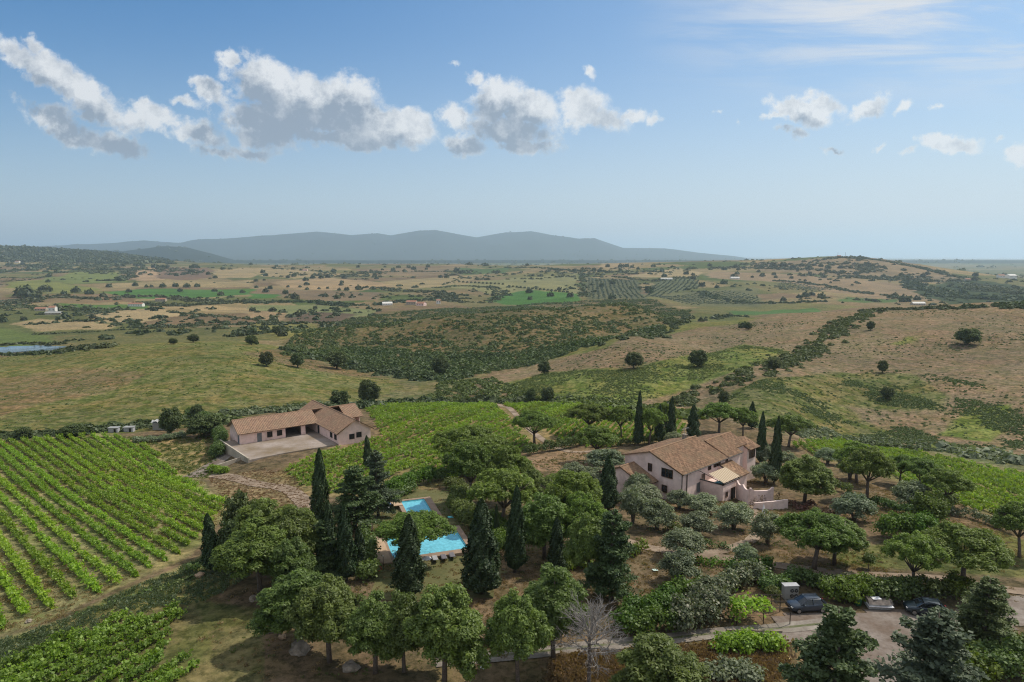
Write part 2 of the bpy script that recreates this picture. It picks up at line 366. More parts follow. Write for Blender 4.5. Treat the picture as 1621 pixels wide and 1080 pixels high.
M['oak'] = leaf('dark oak leaves', (.045, .064, .020), (.110, .135, .042), transl=.28)
M['faroak'] = leaf('far oak leaves', (.034, .048, .018), (.082, .100, .034), transl=.2, clump=.4)
M['scrub'] = leaf('scrub leaves', (.060, .088, .020), (.135, .170, .045), transl=.25, clump=.25, hue=.012)
M['maquis'] = leaf('maquis leaves', (.034, .056, .015), (.090, .118, .032), transl=.25, clump=.06, hue=.012)
M['brightbush'] = leaf('bright hedge leaves', (.045, .085, .008), (.130, .200, .014), transl=.35)
M['hedge'] = leaf('hedge leaves', (.055, .090, .018), (.135, .180, .042), transl=.33)
M['greyhedge'] = leaf('flowering hedge leaves', (.060, .085, .035), (.170, .185, .100), (.32, .30, .22), transl=.3)
M['vine'] = leaf('vine leaves', (.105, .190, .012), (.310, .440, .036), transl=.45, hue=.008)
M['vinefar'] = leaf('vine leaves in the far rows', (.110, .185, .018), (.270, .370, .040), transl=.45, hue=.008)
M['vinedark'] = leaf('shade tinted vine leaves', (.085, .160, .016), (.215, .335, .040), transl=.42, hue=.01)  # darker copy of the vine leaves, the patch's shade put into the colour
M['reed'] = leaf('reed leaves', (.070, .110, .050), (.160, .200, .110), transl=.3)
M['redbush'] = leaf('reddish shrub leaves', (.080, .055, .035), (.240, .120, .085), transl=.3)
M['drygrass'] = leaf('dry grass blades', (.160, .105, .050), (.340, .240, .130), transl=.3)
M['bark'] = simple('bark', (.14, .11, .09), .95, .4, 6, bump=.4)
M['greybark'] = simple('dead grey bark', (.25, .23, .215), .9, .25, 8)
M['wall'] = simple('pink render', (.80, .63, .58), .9, .08, 1.2, dirt=(.50, .38, .34))
M['wall2'] = simple('winery pink render', (.78, .57, .52), .9, .10, 1.0, dirt=(.48, .35, .30))
M['beige'] = simple('beige render', (.44, .38, .31), .9, .14, .8, dirt=(.28, .24, .19))
M['dark'] = simple('dark interior', (.02, .018, .016), .9)
M['wood'] = simple('brown wood', (.10, .05, .028), .6, .3, 5)
M['glass'] = simple('window glass', (.018, .02, .024), .12, .2, 1, spec=.7)
M['shutter'] = simple('grey shutter', (.15, .16, .17), .6)
M['gutter'] = simple('dark brown gutter', (.035, .026, .022), .5)
M['stone'] = simple('stone', (.26, .215, .17), .95, .35, 1.5, bump=.6, dirt=(.14, .12, .09))
M['whitewall'] = simple('white render', (.72, .70, .66), .85, .06, 1)
M['greymetal'] = simple('grey painted metal', (.30, .30, .29), .5, .1, 2, dirt=(.22, .2, .17))
M['blackmetal'] = simple('black metal', (.02, .02, .022), .45)
M['cloth'] = simple('white canvas', (.75, .75, .78), .8)
M['bluecloth'] = simple('blue sling fabric', (.05, .13, .50), .7)
M['turqcloth'] = simple('turquoise towel cloth', (.09, .38, .46), .8)
M['greycloth'] = simple('grey sling fabric', (.16, .15, .17), .8)
M['lightcloth'] = simple('pale grey sling fabric', (.38, .38, .40), .8)
M['greenplastic'] = simple('green plastic', (.03, .10, .045), .5)
M['redplastic'] = simple('faded red rubber', (.30, .07, .04), .6)
M['tarp'] = simple('grey tarpaulin', (.38, .38, .38), .7, .5, 1.6, dirt=(.14, .14, .15), bump=.5)
M['tyre'] = simple('tyre rubber', (.02, .02, .02), .85)
M['rim'] = simple('wheel rim', (.30, .30, .31), .35, metal=.8)
M['greenfoil'] = simple('pale green sheet', (.50, .62, .57), .5)
M['yellowhose'] = simple('yellow hose', (.55, .42, .17), .6)
def tile_mat(name, ca, cb, cc):
    m_, t, b, o = mat(name); uv = t.add('ShaderNodeUVMap'); fl = t.v('FLOOR', uv.outputs[0])
    wn_ = t.add('ShaderNodeTexWhiteNoise', noise_dimensions='2D'); t.l.new(fl, wn_.inputs[0])
    tc_ = t.add('ShaderNodeTexCoord'); nz = t.noise(tc_.outputs['Object'], .35, 6, .65); n3 = t.noise(tc_.outputs['Object'], 3.0, 4, .6)
    c = t.mix(wn_.outputs[0], ca, cb); c = t.mix(t.mr(nz.outputs[0], .42, .66, 0, .75), c, cc)
    fr = t.add('ShaderNodeSeparateXYZ'); t.l.new(t.v('FRACTION', uv.outputs[0]), fr.inputs[0])
    c = t.mix(t.mr(fr.outputs[1], .86, .93, 0, .55), c, tuple(k * .35 for k in ca))
    c = t.mix(t.mr(n3.outputs[0], .45, .75, 0, .35), c, (.1, .085, .06))
    t.l.new(c, b.inputs['Base Color']); b.inputs['Roughness'].default_value = .85; b.inputs['Specular IOR Level'].default_value = .25
    return m_
M['tiles'] = tile_mat('terracotta tiles', (.17, .098, .062), (.37, .225, .140), (.24, .170, .105))
M['tiles2'] = tile_mat('weathered winery tiles', (.22, .135, .095), (.36, .225, .150), (.26, .185, .125))
def striped(name):
    m_, t, b, o = mat(name); tc_ = t.add('ShaderNodeTexCoord'); s_ = t.add('ShaderNodeSeparateXYZ'); t.l.new(tc_.outputs['Object'], s_.inputs[0])
    c = t.mix(t.mr(t.m('FRACT', t.m('MULTIPLY', s_.outputs[0], 1.9)), .5, .54), (.50, .41, .30), (.30, .21, .12)); t.l.new(c, b.inputs['Base Color']); b.inputs['Roughness'].default_value = .8
    return m_
M['awning'] = striped('striped awning canvas')
def water(name, col, rough=.06, emis=None, wave=1.2, bump=.12):
    m_, t, b, o = mat(name); tc_ = t.add('ShaderNodeTexCoord'); nz = t.noise(tc_.outputs['Object'], wave, 4, .6, .5)
    c = t.mix(t.mr(nz.outputs[0], .35, .7), tuple(k * .82 for k in col), tuple(k * 1.18 for k in col))
    t.l.new(c, b.inputs['Base Color']); b.inputs['Roughness'].default_value = rough
    bp = t.add('ShaderNodeBump'); bp.inputs['Strength'].default_value = bump; bp.inputs['Distance'].default_value = .08; t.l.new(nz.outputs[0], bp.inputs['Height']); t.l.new(bp.outputs[0], b.inputs['Normal'])
    return m_
M['pool'] = water('pool water', (.16, .51, .62), wave=2.2, bump=.2)
M['pond'] = water('pond water', (.10, .15, .19), .15, wave=.3)
M['sea'] = water('sea water', (.30, .34, .36), .22, wave=.01, bump=.0)
def carpaint(name, col):
    m_, t, b, o = mat(name); tc_ = t.add('ShaderNodeTexCoord'); nz = t.noise(tc_.outputs['Object'], 2.5, 5, .6)
    t.l.new(t.mix(nz.outputs[0], col, tuple(k * 1.5 + .01 for k in col)), b.inputs['Base Color']); b.inputs['Metallic'].default_value = .35
    b.inputs['Roughness'].default_value = .32; b.inputs['Coat Weight'].default_value = .6; b.inputs['Coat Roughness'].default_value = .08
    return m_
M['carblue'] = carpaint('dark blue grey car paint', (.016, .026, .044))
M['carblack'] = carpaint('dark teal car paint', (.014, .026, .038))
M['carglass'] = simple('car glass', (.012, .015, .018), .08, .1, 1, spec=.8)
M['lamp'] = simple('lamp lens', (.6, .6, .6), .2)
M['redlamp'] = simple('red lamp lens', (.35, .02, .02), .3)
def dirt_mat(name, col, col2, scale=.6, ruts=False):
    m_, t, b, o = mat(name); tc_ = t.add('ShaderNodeTexCoord'); p = tc_.outputs['Object']
    n1 = t.noise(p, scale, 6, .65); n2 = t.noise(p, scale * 9, 4, .7)
    c = t.mix(t.mr(n1.outputs[0], .35, .68), col, col2)
    c = t.mix(t.mr(n2.outputs[0], .4, .7, 0, .5), c, tuple(k * .55 for k in col))
    if ruts:
        uv = t.add('ShaderNodeUVMap'); s_ = t.add('ShaderNodeSeparateXYZ'); t.l.new(uv.outputs[0], s_.inputs[0])
        ce = t.m('ABSOLUTE', t.m('SUBTRACT', s_.outputs[0], .5))
        g = t.m('MULTIPLY', t.mr(ce, .06, .14, 1, 0), t.mr(n1.outputs[0], .38, .55))
        c = t.mix(g, c, (.10, .11, .05))
    t.l.new(c, b.inputs['Base Color']); b.inputs['Roughness'].default_value = .95; b.inputs['Specular IOR Level'].default_value = .15
    bp = t.add('ShaderNodeBump'); bp.inputs['Strength'].default_value = .5; bp.inputs['Distance'].default_value = .06; t.l.new(n2.outputs[0], bp.inputs['Height']); t.l.new(bp.outputs[0], b.inputs['Normal'])
    return m_
M['gravel'] = dirt_mat('gravel', (.150, .110, .085), (.31, .275, .25), .16)
M['track'] = dirt_mat('stony track', (.20, .17, .145), (.33, .295, .255), .35, True)
M['paledirt'] = dirt_mat('pale dirt', (.19, .14, .10), (.40, .31, .235), .22)
M['yard'] = dirt_mat('pale yard gravel', (.36, .305, .275), (.19, .140, .085), .14)
M['deck'] = dirt_mat('terracotta paving', (.46, .32, .21), (.56, .41, .29), .8)
M['coping'] = dirt_mat('brown stone coping', (.28, .20, .15), (.38, .28, .21), 1.0)
M['lawn'] = dirt_mat('lawn', (.095, .105, .040), (.17, .15, .07), .35)

# ------------------------------------------------------------------ leaf clouds
def norm(a): return a / np.maximum(np.linalg.norm(a, axis=-1, keepdims=True), 1e-9)
def leaves(P, Nn, size, asp=1.0, jit=1.0, rg=rng):
    """quads centred on P, facing roughly along Nn"""
    n_ = len(P); nn = norm(Nn + jit * rg.normal(size=(n_, 3)) * .7)
    a = norm(np.cross(nn, rg.normal(size=(n_, 3)))); b = np.cross(nn, a)
    s_ = (size * (.65 + .7 * rg.random(n_)))[:, None] * .5
    a = a * s_ * asp; b = b * s_
    v = np.stack([P - a - b * .6, P + a * .8 - b, P + a + b * .6, P - a * .7 + b], 1).reshape(-1, 3)
    return v, np.arange(4 * n_).reshape(-1, 4)
def sph(n_, rg=rng): return norm(rg.normal(size=(n_, 3)))
def clumps_to_leaves(cs, rs, per, size, asp=1.0, up=.5, rg=rng, inner=.42):
    Ps, Ns = [], []
    for c, r_ in zip(cs, rs):
        r_ = np.asarray(r_, float) * np.ones(3); k = max(4, int(per * (r_.mean() ** 2)))
        d = sph(k, rg); d[:, 2] = np.where(d[:, 2] < -.45, -d[:, 2], d[:, 2])
        q = d * (inner + (1.36 - inner) * rg.random((k, 1)) ** .9)
        Ps.append(c + q * r_); Ns.append(d + np.array([0, 0, up]))
    return leaves(np.vstack(Ps), np.vstack(Ns), size, asp, rg=rg)

PROTO = {}
def mk_proto(kind, seed):
    rg = np.random.default_rng(seed); tr = MB(); cs = []; rs = []
    if kind == 'umbrella':      # stone pine, flat domed crown on forked limbs; H 9, R 4
        H_, R_ = 9.0, 4.0
        lean = rg.normal(size=2) * .25
        fork = Vector((lean[0], lean[1], 3.4)); tr.tube([(0, 0, -.3), (lean[0] * .4, lean[1] * .4, 1.7), fork], [.30, .24, .20], 8)
        nb = 9
        for k in range(nb):
            a = 2 * math.pi * (k + rg.random() * .7) / nb; q = R_ * (.35 + .5 * rg.random())
            e = Vector((math.cos(a) * q, math.sin(a) * q, 5.9 + rg.random() * .8)); mid = fork.lerp(e, .5) + Vector((0, 0, -.25))
            tr.tube([fork - Vector((0, 0, .3)), mid, e], [.13, .085, .04], 6)
            for j in range(3):
                e2 = e + Vector((rg.normal() * .8, rg.normal() * .8, .5)); tr.tube([mid.lerp(e, .6), e2], [.05, .02], 5)
        lobes = [(0, 0, 6.7, 1.9, 1.75)]; nl = 8 + seed % 3
        for k in range(nl):
            a = 2 * math.pi * (k + .5 * rg.random()) / nl + seed; q = 2.15 + .75 * rg.random(); lobes.append((math.cos(a) * q, math.sin(a) * q, 5.0 + 1.2 * rg.random(), 1.2 + .5 * rg.random(), 1.15 + .5 * rg.random()))
        for k in range(4): a = rg.random() * 6.28; lobes.append((math.cos(a) * 1.3, math.sin(a) * 1.3, 6.9 + .4 * rg.random(), 1.2, 1.2))
        for (lx_, ly_, lz_, lr_, lh_) in lobes:
            for k in range(int(17 * lr_ ** 1.6)):
                d = sph(1, rg)[0]; d[2] = abs(d[2]) * 1.1 - .22; q = .72 + .3 * rg.random(); r_ = .26 + .26 * rg.random(); cs.append((lx_ + d[0] * lr_ * q, ly_ + d[1] * lr_ * q, lz_ + d[2] * lh_ * q)); rs.append((r_, r_, r_))
        v, f = clumps_to_leaves(cs, rs, 880, .122, 1.6, .9, rg); lm = M['pine']
    elif kind == 'aleppo':      # rounder, feathery pine; H 9, R 3.7
        H_, R_ = 9.0, 3.7
        tr.tube([(0, 0, -.3), (.1, .1, 3), (-.05, .15, 6), (0, 0, 8)], [.26, .2, .12, .04], 8)
        for k in range(16):
            a = rg.random() * 6.28; z0 = 2.4 + 4.5 * rg.random(); q = 2.6 * (1 - (z0 - 2.4) / 7); e = (math.cos(a) * q, math.sin(a) * q, z0 + .9)
            tr.tube([(0, 0, z0), (e[0] * .5, e[1] * .5, z0 + .3), e], [.08, .05, .02], 5)
        lobes = [(0, 0, 7.3, 1.35, 1.4)]
        for k in range(20):
            t_ = k / 19; a = k * 2.399 + seed; z_ = 3.9 + 2.7 * t_ + .5 * rg.normal(); q = (2.35 - 1.1 * t_) * (.75 + .4 * rg.random()); lobes.append((math.cos(a) * q, math.sin(a) * q, z_, 1.0 + .5 * rg.random(), .9 + .4 * rg.random()))
        for (lx_, ly_, lz_, lr_, lh_) in lobes:
            for k in range(int(16 * lr_ ** 1.6)):
                d = sph(1, rg)[0]; d[2] = d[2] * .9 + .15; q = .6 + .45 * rg.random(); r_ = .26 + .30 * rg.random(); cs.append((lx_ + d[0] * lr_ * q, ly_ + d[1] * lr_ * q, lz_ + d[2] * lh_ * q)); rs.append((r_, r_, r_ * 1.1))
        v, f = clumps_to_leaves(cs, rs, 820, .122, 1.9, .9, rg); lm = M['aleppo']
    elif kind == 'cypress':     # slender spindle; H 11, R 1.25
        tr.tube([(0, 0, -.3), (0, 0, 10)], [.2, .03], 7)
        n_ = 16000; z = .5 + 10.5 * rg.random(n_) ** 1.0; t = (z - .5) / 10.5
        prof = 1.25 * np.clip(t / .14, 0, 1) ** .5 * np.clip((1 - t), 0, 1) ** .62 * 1.12; a = rg.random(n_) * 6.283
        prof = prof * (1 + .15 * np.sin(a * 4 + z * 1.3 + seed) + .13 * np.sin(a * 9 - z * 3.1) + .12 * np.sin(z * 2.3 + seed * 3 + a))
        q = prof * (.78 + .27 * rg.random(n_)); P = np.stack([np.cos(a) * q, np.sin(a) * q, z], 1)
        Nn = np.stack([np.cos(a), np.sin(a), .25 + 0 * a], 1); v, f = leaves(P, Nn, .17, .8, .6, rg); lm = M['cypress']
    elif kind == 'olive':       # silvery, lobed; H 4.6, R 2.5
        for k in range(4):
            a = k * 1.6 + rg.random(); e = (math.cos(a) * 1.3, math.sin(a) * 1.3, 3.0)
            tr.tube([(0, 0, -.2), (math.cos(a) * .2, math.sin(a) * .2, .9), (math.cos(a) * .7, math.sin(a) * .7, 2), e], [.22, .15, .09, .04], 6)
        for k in range(80):
            d = sph(1, rg)[0]; d[2] = abs(d[2]); q = .5 + .58 * rg.random(); r_ = .32 + .34 * rg.random()
            cs.append((d[0] * 1.95 * q, d[1] * 1.95 * q, 1.5 + d[2] * 2.6 * q)); rs.append((r_, r_, r_ * .85))
        v, f = clumps_to_leaves(cs, rs, 560, .125, 1.6, .5, rg); lm = M['olive']
    elif kind in ('cedar', 'bluecedar'):   # tiered conifer with drooping plates; H 12, R 4.2
        tr.tube([(0, 0, -.3), (.1, 0, 5), (0, .1, 9), (0, 0, 12)], [.34, .24, .12, .02], 8)
        Ps, Ns = [], []
        for k in range(66):
            z = 1.2 + 10.4 * (k + rg.random()) / 66; t = (z - 1.4) / 10.4; ln = 4.2 * (1 - t) ** .62 * (.38 + .85 * rg.random() ** 1.3) * (1 + .22 * math.sin(k * .9 + seed)) + .35; a = k * 2.399 + rg.normal() * .5
            rise = .12 * ln + (.9 * t) * ln * .5; e = np.array([math.cos(a) * ln, math.sin(a) * ln, z + rise - .10 * ln])
            b0 = np.array([0, 0, z]); tr.tube([tuple(b0), tuple(b0 * .4 + e * .6 + np.array([0, 0, .1])), tuple(e)], [.06, .035, .01], 4)
            m_ = int(60 + 100 * ln); u = .22 + .8 * rg.random(m_); wdt = .30 * ln * (1.15 - u) + .18
            side_ = np.array([-math.sin(a), math.cos(a), 0]); p = b0 + (e - b0) * u[:, None] + side_ * (rg.normal(size=m_) * wdt * .8)[:, None]
            p[:, 2] += rg.normal(size=m_) * .10 + .15 - .25 * u ** 2 * ln * .3; Ps.append(p); Ns.append(np.tile([0, 0, 1.3], (m_, 1)) + sph(m_, rg) * .5)
        v, f = leaves(np.vstack(Ps), np.vstack(Ns), .18, 1.7, .9, rg); lm = M[kind]
    elif kind == 'oak':         # dense dark round tree; H 6, R 3.4
        tr.tube([(0, 0, -.3), (.1, 0, 1.6), (0, .1, 3.5)], [.3, .24, .1], 7)
        for k in range(130):
            d = sph(1, rg)[0]; q = .5 + .52 * rg.random(); r_ = .42 + .38 * rg.random()
            cs.append((d[0] * 2.8 * q, d[1] * 2.8 * q, max(.9, 3.1 + d[2] * 2.5 * q))); rs.append((r_, r_, r_ * .8))
        v, f = clumps_to_leaves(cs, rs, 260, .23, 1.1, .5, rg); lm = M['oak']
    elif kind in ('shrub', 'brightshrub', 'greyshrub', 'redshrub', 'darkshrub'):       # low dome; H 2, R 1.7
        for k in range(26):
            d = sph(1, rg)[0]; q = .4 + .55 * rg.random(); r_ = .42 + .25 * rg.random()
            cs.append((d[0] * 1.35 * q, d[1] * 1.35 * q, max(.35, .75 + d[2] * .8 * q))); rs.append(r_)
        tr.tube([(0, 0, -.2), (0, 0, .8)], [.08, .05], 5)
        v, f = clumps_to_leaves(cs, rs, 560, .14, 1.1, .5, rg); lm = M[{'shrub': 'hedge', 'brightshrub': 'brightbush', 'greyshrub': 'greyhedge', 'redshrub': 'redbush', 'darkshrub': 'oak'}[kind]]
    elif kind == 'broadleaf':    # young light green tree; H 4, R 1.8
        tr.tube([(0, 0, -.2), (.2, 0, 1.2), (.45, .1, 2.4)], [.1, .08, .04], 6)
        for k in range(22):
            d = sph(1, rg)[0]; r_ = .4 + .25 * rg.random(); cs.append((.4 + d[0] * 1.2, d[1] * 1.2, 2.7 + d[2] * .9)); rs.append(r_)
        v, f = clumps_to_leaves(cs, rs, 280, .2, 1.2, .5, rg); lm = M['hedge']
    t_me = tr.me('trunk', M['bark'], smooth=True); c_me = mesh_np('crown', v, f, [lm])
    return t_me, c_me
KH = {'umbrella': (8.75, 4.15), 'aleppo': (8.9, 3.8), 'cypress': (11.0, 1.12), 'olive': (4.6, 2.5), 'cedar': (12.2, 4.0), 'bluecedar': (12.2, 4.0), 'oak': (6.1, 3.3),
      'shrub': (1.95, 1.65), 'brightshrub': (1.95, 1.65), 'greyshrub': (1.95, 1.65), 'redshrub': (1.95, 1.65), 'darkshrub': (1.95, 1.65), 'broadleaf': (4.1, 1.8)}
NAMES = {'umbrella': ('stone_pine', 'pine'), 'aleppo': ('pine_tree', 'pine'), 'cypress': ('cypress_tree', 'cypress'), 'olive': ('olive_tree', 'olive tree'), 'cedar': ('conifer_tree', 'conifer'),
         'bluecedar': ('cedar_tree', 'cedar'), 'oak': ('oak_tree', 'tree'), 'shrub': ('shrub', 'shrub'), 'brightshrub': ('shrub', 'shrub'), 'greyshrub': ('shrub', 'shrub'), 'redshrub': ('shrub', 'shrub'), 'darkshrub': ('shrub', 'shrub'), 'broadleaf': ('young_tree', 'tree')}
def proto(kind, k):
    k = k % {'umbrella': 4, 'aleppo': 4, 'cypress': 5, 'olive': 4, 'cedar': 4, 'oak': 4}.get(kind, 2)
    if (kind, k) not in PROTO: PROTO[(kind, k)] = mk_proto(kind, 100 + 13 * k + sum(map(ord, kind)))
    return PROTO[(kind, k)]
tcount = [0]
def plant(kind, loc, h, r_, label, group=None, k=None):
    k = tcount[0] if k is None else k; tcount[0] += 1
    t_me, c_me = proto(kind, k); nm, cat = NAMES[kind]; H0, R0 = KH[kind]
    o = empty(nm, loc, random.random() * 6.28, label, cat, group)
    s_ = r_ / R0; o.scale = (s_, s_ * random.uniform(.88, 1.12), h / H0); o.rotation_euler = (random.gauss(0, .022), random.gauss(0, .022), o.rotation_euler.z)
    link('crown', c_me, o)
    link('trunk', t_me, o)
    return o
def tree(kind, px, pyb, pyt, wpx, label, group=None, k=None, grow=None):
    """base at photo pixel (px, pyb), crown top at row pyt, crown width in pixels"""
    grow = grow or {'umbrella': 1.12, 'aleppo': 1.3, 'olive': 1.2, 'cedar': 1.3, 'bluecedar': 1.25}.get(kind, 1.0)
    p = G(px, pyb); ht = (CAMZ - tanp(pyt + .06 * wpx * (kind in ('umbrella', 'aleppo', 'olive'))) * p.y) - p.z
    return plant(kind, p, max(ht, .6), wpx * .5 * depth(p) / F * grow, label, group, k)
# ------------------------------------------------------------------ terrain mesh and land cover
def inpoly(x, y, poly):
    ins = np.zeros(x.shape, bool); n_ = len(poly); j = n_ - 1
    for i in range(n_):
        xi, yi = poly[i]; xj, yj = poly[j]
        if yi != yj:
            c = ((yi > y) != (yj > y)) & (x < (xj - xi) * (y - yi) / (yj - yi) + xi); ins ^= c
        j = i
    return ins
def wpoly(pts): return [(p.x, p.y) for p in (G(*q) for q in pts)]
aa = np.unique(np.r_[np.linspace(-math.pi, -.80, 70), np.linspace(-.79, .79, 860), np.linspace(.80, math.pi, 70)])
la = np.unique(np.r_[np.linspace(math.log(4.1), math.log(45), 14), np.linspace(math.log(46), math.log(5000), 600), np.linspace(math.log(5040), math.log(62000), 190)])
AA, LL = np.meshgrid(aa, la, indexing='ij'); RR = np.exp(LL); TX = (RR * np.sin(AA)).ravel(); TY = (RR * np.cos(AA)).ravel()
TZ = H(TX, TY); RRf = RR.ravel()
SEA_Z = -58
coast = 23000 + 12000 * np.clip(-(TX / np.maximum(RRf, 1)) + .25, -1, 1)
TZ = np.where(RRf > coast, -75.0, np.where(RRf > 1500, np.maximum(TZ, -56.5), TZ))
wob = np.clip(RRf * .006, .5, 25)
SX = TX + wob * (fbm(TX, TY, 14, 31, 2) + fbm(TX, TY, 140, 32, 2) * np.clip(RRf / 900, 0, 2)); SY = TY + wob * (fbm(TX, TY, 14, 33, 2) + fbm(TX, TY, 140, 34, 2) * np.clip(RRf / 900, 0, 2))
col = np.zeros((len(TX), 4)); col[:] = (.165, .120, .080, .35)      # estate soil under trees
NZ = [(np.clip(RRf * .014, .4, 9) * fbm(TX, TY, 11 + 9 * k, 200 + k, 3), np.clip(RRf * .014, .4, 9) * fbm(TX, TY, 11 + 9 * k, 210 + k, 3)) for k in range(4)]
def paint(c, tuft, pts=None):
    P = wpoly(pts); Pa = np.array(P); lo = Pa.min(0) - 40; hi = Pa.max(0) + 40; ix = np.nonzero((SX > lo[0]) & (SX < hi[0]) & (SY > lo[1]) & (SY < hi[1]))[0]
    f = sum(inpoly(SX[ix] + a[ix], SY[ix] + b[ix], P).astype(float) for a, b in NZ)[:, None] / len(NZ)
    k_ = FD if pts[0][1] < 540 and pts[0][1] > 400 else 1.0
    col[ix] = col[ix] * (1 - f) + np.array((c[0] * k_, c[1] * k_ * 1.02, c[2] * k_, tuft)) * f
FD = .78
ca, sa = math.cos(.5), math.sin(.5)
cw = np.where(RRf > 3500, 520., 240.); u_ = (SX * ca + SY * sa) / cw; v_ = (-SX * sa + SY * ca) / (cw * .55); v_ = v_ + .7 * hsh(np.floor(u_), 0 * u_, 3)
hh = hsh(np.floor(u_), np.floor(v_), 11)
pal = np.array([(.22, .19, .10), (.31, .24, .145), (.15, .16, .07), (.27, .205, .13), (.20, .19, .09), (.34, .265, .165), (.11, .145, .055), (.24, .17, .115)])
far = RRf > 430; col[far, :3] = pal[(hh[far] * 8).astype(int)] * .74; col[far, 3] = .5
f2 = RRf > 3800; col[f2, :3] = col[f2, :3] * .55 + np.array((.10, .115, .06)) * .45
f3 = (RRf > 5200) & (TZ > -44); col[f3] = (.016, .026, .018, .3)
STRAW = (.37, .275, .17); BR = (.08, .175, .045)
D0 = (.215, .160, .105)
